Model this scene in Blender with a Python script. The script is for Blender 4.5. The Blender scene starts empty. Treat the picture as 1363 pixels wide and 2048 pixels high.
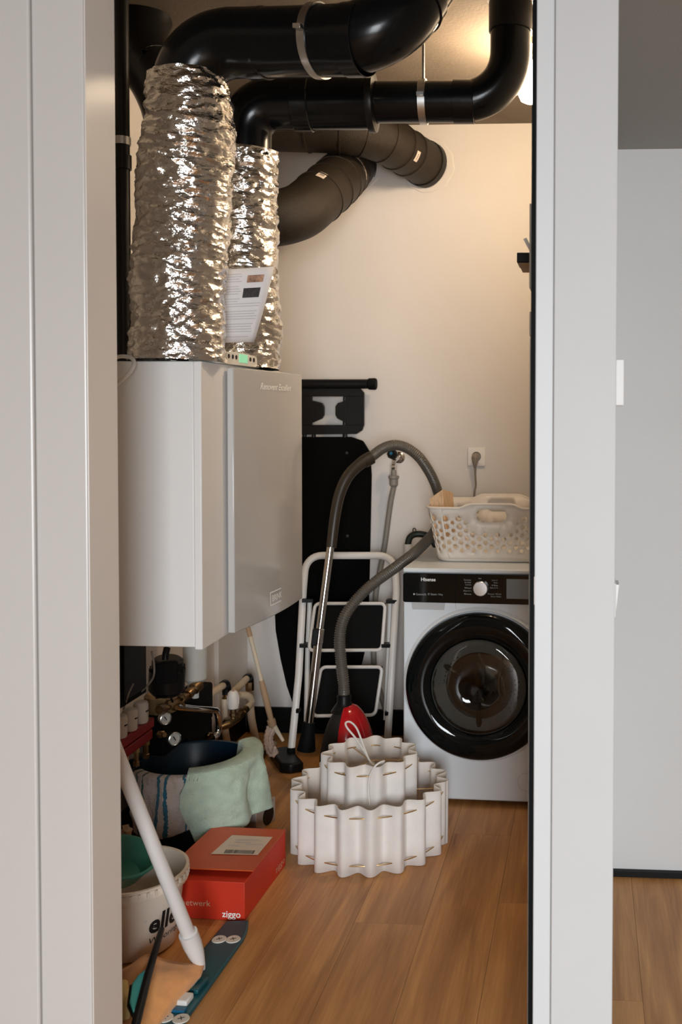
import bpy, bmesh, math, random
from mathutils import Vector, Matrix, noise, geometry
random.seed(7)
sc = bpy.context.scene
COL = sc.collection
PI = math.pi

# ------------------------------------------------------------------ camera
F = 1988.0            # focal length in pixels of the 1363x2048 frame (35 mm lens)
CX, CY = 1053.0, 884.0  # principal point (the photograph is an off-centre crop)
CAM = Vector((0, 0, 1.455))
PSI, PITCH, ROLL = math.radians(3.5), math.radians(1.7), 0.0040
fw0 = Vector((-math.sin(PSI), math.cos(PSI), 0)); rt0 = Vector((math.cos(PSI), math.sin(PSI), 0)); UP = Vector((0, 0, 1))
FWD = fw0 * math.cos(PITCH) - UP * math.sin(PITCH)
up0 = UP * math.cos(PITCH) + fw0 * math.sin(PITCH)
CUP = up0 * math.cos(ROLL) - rt0 * math.sin(ROLL)
CRT = rt0 * math.cos(ROLL) + up0 * math.sin(ROLL)
cd = bpy.data.cameras.new('camera'); cam = bpy.data.objects.new('camera', cd); COL.objects.link(cam)
cam.matrix_world = Matrix(((CRT.x, CUP.x, -FWD.x, CAM.x), (CRT.y, CUP.y, -FWD.y, CAM.y), (CRT.z, CUP.z, -FWD.z, CAM.z), (0, 0, 0, 1)))
cd.sensor_fit = 'AUTO'; cd.sensor_width = 36.0; cd.lens = F * 36.0 / 2048
cd.shift_x = -(CX - 681.5) / 2048; cd.shift_y = -(1024 - CY) / 2048
cd.clip_start = 0.05
cd.dof.use_dof = True; cd.dof.focus_distance = 3.1; cd.dof.aperture_fstop = 5.6
sc.camera = cam

# ------------------------------------------------------------------ light
w = bpy.data.worlds.new('world'); sc.world = w; w.use_nodes = True
w.node_tree.nodes['Background'].inputs[0].default_value = (0.62, 0.76, 1.0, 1)
w.node_tree.nodes['Background'].inputs[1].default_value = 1.0
def area(name, loc, target, sx, sy, energy, color, spread=180):
    ld = bpy.data.lights.new(name, 'AREA'); ld.shape = 'RECTANGLE'; ld.size = sx; ld.size_y = sy
    ld.energy = energy; ld.color = color; ld.spread = math.radians(spread)
    o = bpy.data.objects.new(name, ld); COL.objects.link(o); o.location = loc
    o.rotation_euler = (Vector(target) - Vector(loc)).to_track_quat('-Z', 'Y').to_euler()
    return o
# skylight falls downwards through the window, so the beam is tilted towards the floor
area('window_daylight', (0.80, -3.34, 1.30), (0.30, 0, 0.30), 1.3, 2.0, 98.0, (0.92, 0.966, 1.0), 112)
BULB_STRENGTH = 222.0
sc.view_settings.view_transform = 'Standard'; sc.view_settings.look = 'None'
sc.view_settings.gamma = 1.0; sc.view_settings.exposure = 0.0; sc.view_settings.use_curve_mapping = False

# ------------------------------------------------------------------ pixel -> place
def ray(u, v):
    return FWD + CRT * ((u - CX) / F) - CUP * ((v - CY) / F)
def at(u, v, X=None, Y=None, Z=None, d=None):
    r = ray(u, v)
    if d is not None: t = d
    elif X is not None: t = (X - CAM.x) / r.x
    elif Y is not None: t = (Y - CAM.y) / r.y
    else: t = (Z - CAM.z) / r.z
    return CAM + r * t

# ------------------------------------------------------------------ mesh helpers
class MB:
    def __init__(s): s.v = []; s.f = []
    def add(s, vs, fs):
        o = len(s.v); s.v += [tuple(x) for x in vs]; s.f += [tuple(i + o for i in f) for f in fs]; return s
    def box(s, x0, x1, y0, y1, z0, z1):
        return s.add([(x0,y0,z0),(x1,y0,z0),(x1,y1,z0),(x0,y1,z0),(x0,y0,z1),(x1,y0,z1),(x1,y1,z1),(x0,y1,z1)],
                     [(3,2,1,0),(4,5,6,7),(0,1,5,4),(1,2,6,5),(2,3,7,6),(3,0,4,7)])
    def obox(s, c, a, b, e):
        c, a, b, e = map(Vector, (c, a, b, e)); vs = []
        for k in (-1, 1):
            for i, j in ((-1,-1),(1,-1),(1,1),(-1,1)): vs.append(c + a*i + b*j + e*k)
        return s.add(vs, [(3,2,1,0),(4,5,6,7),(0,1,5,4),(1,2,6,5),(2,3,7,6),(3,0,4,7)])
    def prism(s, poly, off):
        n = len(poly); off = Vector(off); P = [Vector(p) for p in poly]
        vs = P + [p + off for p in P]
        return s.add(vs, [tuple(range(n-1,-1,-1)), tuple(range(n, 2*n))] + [(i, (i+1)%n, (i+1)%n+n, i+n) for i in range(n)])
    def tube(s, path, r, n=16, cap=True, closed=False, sq=None):
        P = [Vector(p) for p in path]; m = len(P)
        if not hasattr(r, '__len__'): r = [r]*m
        T = []
        for i in range(m):
            a = P[(i-1) % m] if closed else P[max(i-1,0)]; b = P[(i+1) % m] if closed else P[min(i+1,m-1)]
            t = b - a; T.append(t.normalized() if t.length > 1e-9 else Vector((0,0,1)))
        ref = Vector((0,0,1)) if abs(T[0].z) < 0.9 else Vector((0,1,0))
        nrm = (ref - T[0]*ref.dot(T[0])).normalized(); vs = []
        for i in range(m):
            if i:
                q = T[i-1].rotation_difference(T[i]); nrm = q @ nrm
                nrm = (nrm - T[i]*nrm.dot(T[i])).normalized()
            bn = T[i].cross(nrm)
            for k in range(n):
                a = 2*PI*k/n; ca, sa = math.cos(a), math.sin(a)
                if sq: ca *= sq[0]; sa *= sq[1]
                vs.append(P[i] + (nrm*ca + bn*sa)*r[i])
        fs = []
        for i in range(m if closed else m-1):
            j = (i+1) % m
            for k in range(n): fs.append((i*n+k, i*n+(k+1)%n, j*n+(k+1)%n, j*n+k))
        if cap and not closed: fs += [tuple(range(n-1,-1,-1)), tuple(range((m-1)*n, m*n))]
        return s.add(vs, fs)
    def lathe(s, prof, org, axis=(0,0,1), n=32, ref=None):
        ax = Vector(axis).normalized(); org = Vector(org)
        if ref is None: ref = Vector((1,0,0)) if abs(ax.x) < 0.9 else Vector((0,1,0))
        ref = Vector(ref); e1 = (ref - ax*ref.dot(ax)).normalized(); e2 = ax.cross(e1)
        vs = []; m = len(prof)
        for (r, h) in prof:
            for k in range(n):
                a = 2*PI*k/n; vs.append(org + ax*h + (e1*math.cos(a) + e2*math.sin(a))*max(r, 1e-5))
        fs = []
        for i in range(m-1):
            for k in range(n): fs.append((i*n+k, i*n+(k+1)%n, (i+1)*n+(k+1)%n, (i+1)*n+k))
        return s.add(vs, fs)
    def grid(s, rows):
        m = len(rows); n = len(rows[0]); vs = [p for r in rows for p in r]
        return s.add(vs, [(i*n+k, i*n+k+1, (i+1)*n+k+1, (i+1)*n+k) for i in range(m-1) for k in range(n-1)])
    def mesh(s, name, smooth=True, angle=35):
        me = bpy.data.meshes.new(name); me.from_pydata(s.v, [], s.f); me.update()
        bm = bmesh.new(); bm.from_mesh(me); bmesh.ops.recalc_face_normals(bm, faces=bm.faces); bm.to_mesh(me); bm.free()
        if smooth:
            me.polygons.foreach_set('use_smooth', [True]*len(me.polygons)); me.set_sharp_from_angle(angle=math.radians(angle))
        return me
    def build(s, name, mat, parent=None, bevel=0, smooth=True, angle=35, solid=0, seg=2):
        o = bpy.data.objects.new(name, s.mesh(name, smooth, angle)); COL.objects.link(o)
        o.data.materials.append(mat)
        if parent: o.parent = parent
        if solid:
            m = o.modifiers.new('thickness', 'SOLIDIFY'); m.thickness = solid; m.offset = 0
        if bevel:
            m = o.modifiers.new('bevel', 'BEVEL'); m.width = bevel; m.segments = seg; m.limit_method = 'ANGLE'; m.angle_limit = math.radians(40)
        return o

def arc_corner(a, p, b, r, n=8):
    a, p, b = Vector(a), Vector(p), Vector(b)
    d1 = (a-p); d2 = (b-p); r = min(r, d1.length*0.98, d2.length*0.98); d1.normalize(); d2.normalize()
    s, e = p + d1*r, p + d2*r; out = []
    for i in range(n+1):
        t = i/n; c1 = s.lerp(p, 0.6); c2 = e.lerp(p, 0.6)
        out.append(s*(1-t)**3 + c1*3*t*(1-t)**2 + c2*3*t*t*(1-t) + e*t**3)
    return out
def fillet(pts, r, n=8):
    P = [Vector(p) for p in pts]; out = [P[0]]
    for i in range(1, len(P)-1): out += arc_corner(P[i-1], P[i], P[i+1], r, n)
    return out + [P[-1]]
def spline(pts, n=10):
    P = [Vector(p) for p in pts]; P = [P[0]*2-P[1]] + P + [P[-1]*2-P[-2]]; out = []
    for i in range(1, len(P)-2):
        for k in range(n):
            t = k/n; a,b,c,d = P[i-1],P[i],P[i+1],P[i+2]
            out.append(0.5*((2*b)+(c-a)*t+(2*a-5*b+4*c-d)*t*t+(3*b-a-3*c+d)*t**3))
    return out + [P[-2]]
def resample(path, step):
    P = [Vector(p) for p in path]; L = [0]
    for i in range(1, len(P)): L.append(L[-1] + (P[i]-P[i-1]).length)
    n = max(2, int(L[-1]/step)); out = []; j = 0
    for k in range(n+1):
        s = L[-1]*k/n
        while j < len(P)-2 and L[j+1] < s: j += 1
        out.append(P[j].lerp(P[j+1], (s-L[j])/max(L[j+1]-L[j], 1e-9)))
    return out
def roundrect(w, h, r, n=5):
    out = []
    for cx, cy, a0 in ((w/2-r, h/2-r, 0), (-w/2+r, h/2-r, 90), (-w/2+r, -h/2+r, 180), (w/2-r, -h/2+r, 270)):
        for k in range(n+1):
            a = math.radians(a0 + 90*k/n); out.append((cx + r*math.cos(a), cy + r*math.sin(a)))
    return out

# ------------------------------------------------------------------ things
def props(o, label=None, cat=None, group=None, kind=None):
    if label: o['label'] = label
    if cat: o['category'] = cat
    if group: o['group'] = group
    if kind: o['kind'] = kind
    return o
EMPTIES = []
def thing(name, label, cat, group=None):
    o = bpy.data.objects.new(name, None); COL.objects.link(o); o.empty_display_size = 0.05
    EMPTIES.append(o); return props(o, label, cat, group)
def struct(name, mb, mat, parent=None, bevel=0, smooth=False):
    o = mb.build(name, mat, parent, bevel, smooth)
    if not parent: o['kind'] = 'structure'
    return o

# ------------------------------------------------------------------ materials
def mat(name, col, rough=0.5, metal=0.0, var=0.0, vscale=6.0, bump=0.0, bscale=60.0, emit=None, estr=0.0, spec=None, coat=0.0, stretch=None, sheen=0.0, trans=0.0):
    m = bpy.data.materials.new(name); m.use_nodes = True; nt = m.node_tree; b = nt.nodes['Principled BSDF']
    b.inputs['Base Color'].default_value = (*col, 1); b.inputs['Roughness'].default_value = rough; b.inputs['Metallic'].default_value = metal
    if spec is not None: b.inputs['Specular IOR Level'].default_value = spec
    if coat: b.inputs['Coat Weight'].default_value = coat; b.inputs['Coat Roughness'].default_value = 0.06
    if sheen: b.inputs['Sheen Weight'].default_value = sheen
    if trans: b.inputs['Transmission Weight'].default_value = trans
    if emit: b.inputs['Emission Color'].default_value = (*emit, 1); b.inputs['Emission Strength'].default_value = estr
    if var or bump:
        tc = nt.nodes.new('ShaderNodeTexCoord'); mp = nt.nodes.new('ShaderNodeMapping'); nt.links.new(tc.outputs['Object'], mp.inputs[0])
        if stretch: mp.inputs['Scale'].default_value = stretch
    if var:
        n = nt.nodes.new('ShaderNodeTexNoise'); n.inputs['Scale'].default_value = vscale; n.inputs['Detail'].default_value = 5
        nt.links.new(mp.outputs[0], n.inputs['Vector'])
        r = nt.nodes.new('ShaderNodeValToRGB'); nt.links.new(n.outputs['Fac'], r.inputs[0])
        r.color_ramp.elements[0].position = 0.3; r.color_ramp.elements[1].position = 0.7
        r.color_ramp.elements[0].color = (*[c*(1-var) for c in col], 1); r.color_ramp.elements[1].color = (*[min(1, c*(1+var)) for c in col], 1)
        nt.links.new(r.outputs[0], b.inputs['Base Color'])
    if bump:
        n2 = nt.nodes.new('ShaderNodeTexNoise'); n2.inputs['Scale'].default_value = bscale; n2.inputs['Detail'].default_value = 3
        nt.links.new(mp.outputs[0], n2.inputs['Vector'])
        bp = nt.nodes.new('ShaderNodeBump'); bp.inputs['Strength'].default_value = bump; bp.inputs['Distance'].default_value = 0.01
        nt.links.new(n2.outputs['Fac'], bp.inputs['Height']); nt.links.new(bp.outputs[0], b.inputs['Normal'])
    return m

M = {}
M['wall'] = mat('plaster_wall', (0.74, 0.70, 0.665), 0.85, var=0.02, vscale=3, bump=0.08, bscale=220)
M['hallwall'] = mat('hall_wall', (0.64, 0.64, 0.635), 0.85, var=0.02, vscale=2, bump=0.05, bscale=220)
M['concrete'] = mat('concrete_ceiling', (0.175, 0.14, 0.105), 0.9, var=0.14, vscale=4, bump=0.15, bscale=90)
M['hallceil'] = mat('hall_ceiling', (0.36, 0.36, 0.345), 0.95, bump=0.35, bscale=300)
M['lacquer'] = mat('white_lacquer', (0.69, 0.665, 0.635), 0.28, var=0.01, vscale=2)
M['pier'] = mat('pier_paint', (0.63, 0.635, 0.64), 0.6, var=0.01)
M['frame_white'] = mat('frame_white', (0.70, 0.72, 0.73), 0.45)
M['jamb'] = mat('jamb_gloss', (0.90, 0.85, 0.80), 0.3)
M['black_gasket'] = mat('black_gasket', (0.003, 0.004, 0.004), 0.6, spec=0.1)
M['baseboard'] = mat('black_baseboard', (0.004, 0.004, 0.004), 0.5, spec=0.2)
M['strip_grey'] = mat('grey_strip', (0.46, 0.48, 0.46), 0.5)
M['pvc'] = mat('black_pvc', (0.004, 0.0045, 0.005), 0.2, spec=0.28, var=0.2, vscale=8, bump=0.02, bscale=40)
M['pvc_dull'] = mat('dull_black_pvc', (0.008, 0.0075, 0.007), 0.38, spec=0.3)
M['foam'] = mat('brown_black_foam', (0.021, 0.0150, 0.0095), 0.5, spec=0.35, var=0.25, vscale=90, bump=0.35, bscale=420)
M['zinc'] = mat('galvanised_steel', (0.62, 0.62, 0.60), 0.32, 1.0, var=0.15, vscale=25)
M['chrome'] = mat('chrome', (0.80, 0.80, 0.80), 0.09, 1.0)
M['brass'] = mat('brass', (0.34, 0.225, 0.11), 0.3, 1.0, var=0.15, vscale=30)
M['copper_dark'] = mat('dark_brass_fitting', (0.26, 0.17, 0.09), 0.34, 1.0, var=0.2, vscale=40)
M['foil'] = mat('crinkled_foil', (0.86, 0.85, 0.83), 0.12, 1.0, bump=0.36, bscale=75, stretch=(1, 1, 2.2))
M['unit_white'] = mat('unit_white', (0.86, 0.85, 0.835), 0.42)
M['unit_grey'] = mat('unit_grey_gloss', (0.52, 0.51, 0.49), 0.16, var=0.01, coat=0.3)
M['panel_white'] = mat('panel_white', (0.80, 0.77, 0.70), 0.4)
M['white_print'] = mat('white_print', (0.95, 0.94, 0.91), 0.6)
M['lcd'] = mat('green_display', (0.30, 0.75, 0.50), 0.3, emit=(0.25, 0.8, 0.5), estr=0.35)
M['black'] = mat('black_plastic', (0.006, 0.006, 0.0065), 0.38, spec=0.25)
M['black_matte'] = mat('black_matte', (0.004, 0.004, 0.004), 0.7, spec=0.12)
M['black_cloth'] = mat('black_board_cloth', (0.003, 0.003, 0.003), 0.9, spec=0.06, bump=0.1, bscale=300)
M['dark_grey'] = mat('dark_grey_plastic', (0.020, 0.019, 0.017), 0.5, spec=0.3)
M['paper'] = mat('paper', (0.82, 0.81, 0.83), 0.8)
M['ink'] = mat('grey_ink', (0.60, 0.58, 0.59), 0.8)
M['white_plastic'] = mat('white_plastic', (0.80, 0.79, 0.77), 0.4)
M['white_cable'] = mat('white_cable', (0.80, 0.77, 0.72), 0.45)
M['cream_pipe'] = mat('cream_pipe', (0.68, 0.55, 0.40), 0.5, var=0.06, vscale=14)
M['trv_white'] = mat('valve_white', (0.78, 0.73, 0.68), 0.4)
M['trv_beige'] = mat('valve_beige', (0.76, 0.60, 0.47), 0.4)
M['red'] = mat('red_dot', (0.60, 0.02, 0.01), 0.35)
M['manifold_red'] = mat('manifold_red', (0.30, 0.008, 0.010), 0.35)
M['cap_white'] = mat('cap_white', (0.72, 0.68, 0.61), 0.5)
M['tub_blue'] = mat('dark_blue_tub', (0.003, 0.016, 0.032), 0.3, spec=0.35)
M['vac_red'] = mat('vacuum_red', (0.50, 0.006, 0.010), 0.16, coat=0.5)
M['hose'] = mat('hose_grey', (0.105, 0.092, 0.074), 0.33)
M['hose_handle'] = mat('handle_brown_black', (0.030, 0.023, 0.015), 0.38)
M['grey_hose'] = mat('grey_inlet_hose', (0.24, 0.22, 0.19), 0.5)
M['ladder_white'] = mat('ladder_white', (0.78, 0.755, 0.72), 0.4)
M['basket'] = mat('basket_plastic', (0.82, 0.76, 0.69), 0.42)
M['machine'] = mat('machine_white', (0.81, 0.86, 0.895), 0.30)
M['machine_grey'] = mat('machine_grey_ring', (0.55, 0.56, 0.56), 0.35)
M['gloss_black'] = mat('gloss_black', (0.003, 0.0045, 0.005), 0.05, spec=0.35)
M['drum'] = mat('drum_steel', (0.16, 0.145, 0.125), 0.35, 1.0)
M['drum_dark'] = mat('drum_hole', (0.02, 0.02, 0.02), 0.6)
M['gap_shade'] = mat('gap_shade_grey', (0.10, 0.095, 0.09), 0.6)  # dark grey that imitates shade in the unit's door gap
M['silver'] = mat('brushed_silver', (0.78, 0.79, 0.80), 0.30, 1.0)
M['display'] = mat('display_reflection_tint', (0.22, 0.27, 0.30), 0.06)  # blue-grey base colour stands in for the window mirrored in black glass
M['wood_pale'] = mat('pale_wood', (0.72, 0.48, 0.28), 0.6, var=0.22, vscale=14, stretch=(14, 14, 1.5))
M['felt'] = mat('cream_felt', (0.85, 0.805, 0.765), 0.85, var=0.02, vscale=40, bump=0.05, bscale=500, sheen=0.2)
M['gold'] = mat('brass_rod', (0.72, 0.50, 0.22), 0.25, 1.0)
M['bucket'] = mat('bucket_white', (0.86, 0.76, 0.65), 0.45)
M['ink_black'] = mat('ink_black', (0.01, 0.01, 0.012), 0.5)
M['green_bowl'] = mat('green_bowl', (0.045, 0.22, 0.165), 0.3)
M['stick_white'] = mat('white_stick', (0.78, 0.76, 0.74), 0.4)
M['orange_cloth'] = mat('orange_cloth', (0.80, 0.36, 0.12), 0.9, var=0.08, vscale=30, bump=0.25, bscale=500, sheen=0.3)
M['yellow_cloth'] = mat('yellow_cloth', (0.74, 0.55, 0.24), 0.9, bump=0.25, bscale=400)
M['teal'] = mat('teal_plastic', (0.006, 0.085, 0.105), 0.35, var=0.08, vscale=12)
M['teal_light'] = mat('light_teal_plastic', (0.10, 0.52, 0.49), 0.25)
M['green_cloth'] = mat('pale_green_cloth', (0.50, 0.64, 0.52), 0.95, var=0.10, vscale=30, bump=0.5, bscale=260, sheen=0.3)
M['mop_tan'] = mat('mop_tan', (0.46, 0.30, 0.18), 0.5)
M['mop_cream'] = mat('mop_cream', (0.70, 0.60, 0.46), 0.5)
M['mop_yarn'] = mat('mop_yarn', (0.74, 0.58, 0.48), 0.95, bump=0.6, bscale=160)
M['card_red'] = mat('red_cardboard', (0.60, 0.032, 0.008), 0.55, var=0.10, vscale=5, bump=0.03, bscale=120)
M['card_orange'] = mat('orange_cardboard_lid', (0.62, 0.095, 0.018), 0.45, var=0.10, vscale=5)
M['card_white'] = mat('white_cardboard', (0.62, 0.55, 0.50), 0.6)
M['label_white'] = mat('label_paper', (0.78, 0.66, 0.56), 0.5)
M['socket'] = mat('socket_white', (0.84, 0.79, 0.73), 0.35)
M['plug'] = mat('plug_grey', (0.26, 0.215, 0.17), 0.45)
M['blue_dot'] = mat('blue_dot', (0.01, 0.14, 0.30), 0.3)
M['dark_green'] = mat('dark_green_rubber', (0.012, 0.020, 0.014), 0.4)
M['bulb'] = mat('lit_bulb', (1, 0.9, 0.7), 0.4, emit=(1.0, 0.775, 0.525), estr=BULB_STRENGTH)
M['grey_metal'] = mat('grey_metal', (0.72, 0.74, 0.71), 0.5)
M['brown_box'] = mat('brown_underside', (0.30, 0.19, 0.09), 0.6)
M['vessel'] = mat('pale_grey_vessel', (0.56, 0.57, 0.54), 0.5)
M['brown_foam'] = mat('ochre_foam', (0.26, 0.17, 0.08), 0.85, bump=0.3, bscale=120)
M['photo_warm'] = mat('printed_photo', (0.42, 0.24, 0.16), 0.7, var=0.7, vscale=60)
M['photo_dark'] = mat('printed_dark_photo', (0.035, 0.033, 0.035), 0.6, var=0.6, vscale=90, stretch=(6, 6, 1))
M['glass'] = mat('door_glass', (0.34, 0.325, 0.30), 0.03, trans=1.0)
M['gap'] = mat('dark_gap', (0.04, 0.035, 0.03), 0.8)

# striped towel
m = mat('striped_towel', (0.66, 0.56, 0.49), 0.95, bump=0.6, bscale=220, sheen=0.3); M['towel'] = m
nt = m.node_tree; tc = nt.nodes.new('ShaderNodeUVMap'); sp = nt.nodes.new('ShaderNodeSeparateXYZ'); nt.links.new(tc.outputs[0], sp.inputs[0])
ns = nt.nodes.new('ShaderNodeTexNoise'); ns.inputs['Scale'].default_value = 30; nt.links.new(tc.outputs[0], ns.inputs['Vector'])
ma = nt.nodes.new('ShaderNodeMath'); ma.operation = 'MULTIPLY_ADD'; nt.links.new(ns.outputs['Fac'], ma.inputs[0]); ma.inputs[1].default_value = 0.03; nt.links.new(sp.outputs[0], ma.inputs[2])
rp = nt.nodes.new('ShaderNodeValToRGB'); nt.links.new(ma.outputs[0], rp.inputs[0]); cr = rp.color_ramp; cr.interpolation = 'CONSTANT'
base, blue, grn = (0.70, 0.60, 0.54, 1), (0.03, 0.17, 0.26, 1), (0.05, 0.14, 0.13, 1)
stops = [(0, base), (0.08, grn), (0.11, base), (0.20, grn), (0.23, base), (0.40, blue), (0.44, base), (0.50, blue), (0.535, base), (0.69, blue), (0.72, base), (0.78, grn), (0.80, base)]
while len(cr.elements) < len(stops): cr.elements.new(0.5)
for e, (p, c) in zip(cr.elements, stops): e.position = p; e.color = c
nt.links.new(rp.outputs[0], nt.nodes['Principled BSDF'].inputs['Base Color'])

# oak laminate: grain along Y, tone by plank
m = bpy.data.materials.new('oak_laminate'); m.use_nodes = True; M['oak'] = m; nt = m.node_tree; b = nt.nodes['Principled BSDF']
b.inputs['Roughness'].default_value = 0.42
tc = nt.nodes.new('ShaderNodeTexCoord'); oi = nt.nodes.new('ShaderNodeObjectInfo')
ad = nt.nodes.new('ShaderNodeVectorMath'); ad.operation = 'ADD'; nt.links.new(tc.outputs['Object'], ad.inputs[0])
cmb = nt.nodes.new('ShaderNodeCombineXYZ'); mm = nt.nodes.new('ShaderNodeMath'); mm.operation = 'MULTIPLY'; mm.inputs[1].default_value = 40
nt.links.new(oi.outputs['Random'], mm.inputs[0]); nt.links.new(mm.outputs[0], cmb.inputs[0]); nt.links.new(mm.outputs[0], cmb.inputs[1]); nt.links.new(cmb.outputs[0], ad.inputs[1])
mp = nt.nodes.new('ShaderNodeMapping'); mp.inputs['Scale'].default_value = (9, 0.8, 1); nt.links.new(ad.outputs[0], mp.inputs[0])
n1 = nt.nodes.new('ShaderNodeTexNoise'); n1.inputs['Scale'].default_value = 1.6; n1.inputs['Detail'].default_value = 8; n1.inputs['Distortion'].default_value = 1.1; nt.links.new(mp.outputs[0], n1.inputs['Vector'])
mp2 = nt.nodes.new('ShaderNodeMapping'); mp2.inputs['Scale'].default_value = (60, 2.2, 1); nt.links.new(ad.outputs[0], mp2.inputs[0])
n2 = nt.nodes.new('ShaderNodeTexNoise'); n2.inputs['Scale'].default_value = 2.5; n2.inputs['Detail'].default_value = 4; nt.links.new(mp2.outputs[0], n2.inputs['Vector'])
mx = nt.nodes.new('ShaderNodeMath'); mx.operation = 'MULTIPLY_ADD'; nt.links.new(n2.outputs['Fac'], mx.inputs[0]); mx.inputs[1].default_value = 0.35; nt.links.new(n1.outputs['Fac'], mx.inputs[2])
tn = nt.nodes.new('ShaderNodeMath'); tn.operation = 'MULTIPLY_ADD'; nt.links.new(oi.outputs['Random'], tn.inputs[0]); tn.inputs[1].default_value = 0.12; nt.links.new(mx.outputs[0], tn.inputs[2])
r = nt.nodes.new('ShaderNodeValToRGB'); nt.links.new(tn.outputs[0], r.inputs[0])
r.color_ramp.elements[0].position = 0.42; r.color_ramp.elements[0].color = (0.32, 0.126, 0.034, 1)
r.color_ramp.elements[1].position = 1.02; r.color_ramp.elements[1].color = (0.72, 0.37, 0.125, 1)
nt.links.new(r.outputs[0], b.inputs['Base Color'])
bp = nt.nodes.new('ShaderNodeBump'); bp.inputs['Strength'].default_value = 0.08; bp.inputs['Distance'].default_value = 0.004; nt.links.new(n2.outputs['Fac'], bp.inputs['Height']); nt.links.new(bp.outputs[0], b.inputs['Normal'])

# ------------------------------------------------------------------ lettering (flat print as thin geometry)
def text_mb(s, shear=0.0, scale=1.0, font_bold=0.0):
    cu = bpy.data.curves.new('lettering', 'FONT'); cu.body = s; cu.size = 1.0; cu.shear = shear; cu.resolution_u = 3; cu.offset = font_bold
    o = bpy.data.objects.new('lettering', cu); COL.objects.link(o)
    dg = bpy.context.evaluated_depsgraph_get(); me = bpy.data.meshes.new_from_object(o.evaluated_get(dg))
    vs = [v.co.copy() for v in me.vertices]; fs = [tuple(p.vertices) for p in me.polygons]
    bpy.data.objects.remove(o); bpy.data.curves.remove(cu); bpy.data.meshes.remove(me)
    x0 = min(v.x for v in vs); x1 = max(v.x for v in vs); y0 = min(v.y for v in vs); y1 = max(v.y for v in vs)
    return vs, fs, x0, x1, y0, y1
def text_quad(name, s, org, ex, ey, width, height, mat_, parent, shear=0.0, mapf=None, bold=0.0):
    """letters filling width x height from org along unit vectors ex, ey"""
    vs, fs, x0, x1, y0, y1 = text_mb(s, shear, font_bold=bold); org, ex, ey = Vector(org), Vector(ex), Vector(ey); out = []
    for v in vs:
        a = (v.x-x0)/(x1-x0)*width; c = (v.y-y0)/(y1-y0)*height
        out.append(mapf(a, c) if mapf else org + ex*a + ey*c)
    mb = MB(); mb.add(out, fs)
    return mb.build(name, mat_, parent, smooth=False)

# ================================================================== SETTING
XL, YB = -1.55, 4.40                 # left wall, back wall of the utility closet
ZC = at(960, 248, Y=YB).z            # closet ceiling
YF0, YF1 = 1.90, 2.02                # front partition
XR = -0.055                          # closet right wall
ZH = at(1300, 291, Y=3.06).z         # lowered ceiling of the hall
XJ = at(176, 1000, Y=YF0).x          # left jamb
XG0, XG1 = at(1055.5, 1024, Y=YF0).x, at(1069, 1024, Y=YF0).x
XP0, XP1, XP2 = at(1069, 1024, Y=YF0).x, at(1106, 1024, Y=YF0).x, at(1230, 1024, Y=YF0-0.02).x
YH = at(1300, 1752, Z=0).y

floor = struct('floor', MB().box(-3.0, 2.6, -3.5, 4.6, -0.06, -0.012), M['gap'])
def plank_mesh(L):
    mb = MB(); mb.box(0.0004, 0.1996, 0.0004, L-0.0004, -0.012, 0.0)
    me = mb.mesh('plank', smooth=False); me.materials.append(M['oak']); return me
PL = plank_mesh(1.28)
n_pl = 0
for i in range(-15, 14):
    x0 = -0.256 + 0.2*i
    if x0 < -3.0 or x0 > 2.5: continue
    off = (i*0.47) % 1.28
    y = -3.5 - off
    if i == -2: y = 2.757 - 1.28*5
    while y < YB:
        o = bpy.data.objects.new('plank', PL); COL.objects.link(o); o.parent = floor; o.location = (x0, y, 0)
        y += 1.28; n_pl += 1

struct('wall_left', MB().box(XL-0.1, XL, YF1, YB+0.1, 0, ZC+0.02), M['wall'])
struct('wall_back', MB().box(XL-0.1, XR+0.1, YB, YB+0.1, 0, ZC+0.02), M['wall'])
struct('wall_right', MB().box(XR, XP2, YF1, YB+0.1, 0, ZC+0.02), M['wall'])
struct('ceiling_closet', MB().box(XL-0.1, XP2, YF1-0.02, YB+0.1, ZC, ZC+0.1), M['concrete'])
struct('baseboard_back', MB().box(XL+0.012, XR, YB-0.016, YB, 0, 0.115), M['baseboard'], bevel=0.002)
struct('baseboard_left', MB().box(XL, XL+0.012, YF1, YB-0.016, 0, 0.115), M['baseboard'], bevel=0.002)
# boxed-in corner strip on the left wall
yc0 = at(437, 1340, X=XL+0.02).y
struct('trim_1', MB().box(XL, XL+0.02, yc0, YB-0.02, 0.12, ZC-0.4), M['wall'], bevel=0.002)
# partition: left panel, jamb, head over the opening, right pier
XE = at(66, 1024, Y=YF0-0.012).x
struct('wall_front_left', MB().box(XE, XJ-0.0015, YF0, YF1-0.005, 0, ZC+0.02), M['lacquer'], bevel=0.003)
struct('wall_front_side', MB().box(-3.0, XE-0.002, YF0-0.006, YF1-0.005, 0, ZC+0.02), M['lacquer'], bevel=0.004)
struct('trim_2', MB().box(XJ-0.0145, at(237, 1000, Y=YF1+0.008).x, YF0+0.004, YF1+0.008, 0, ZC-0.002), M['jamb'], bevel=0.002)
struct('trim_3', MB().box(XJ+0.002, XP2, YF0, YF1-0.03, 2.46, ZC+0.02), M['pier'])
struct('wall_pier', MB().box(XP1, XP2, YF0-0.02, YF1-0.001, 0, ZC+0.02), M['pier'], bevel=0.002)
dfr = struct('door_1', MB().box(XP0, XP1, YF0-0.005, YF1-0.002, 0, 2.46), M['frame_white'], bevel=0.002)
gk = struct('gasket', MB().box(XG0+0.004, XP0-0.0002, YF0-0.002, YF1-0.01, 0, 2.46), M['black_gasket'], dfr)
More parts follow.
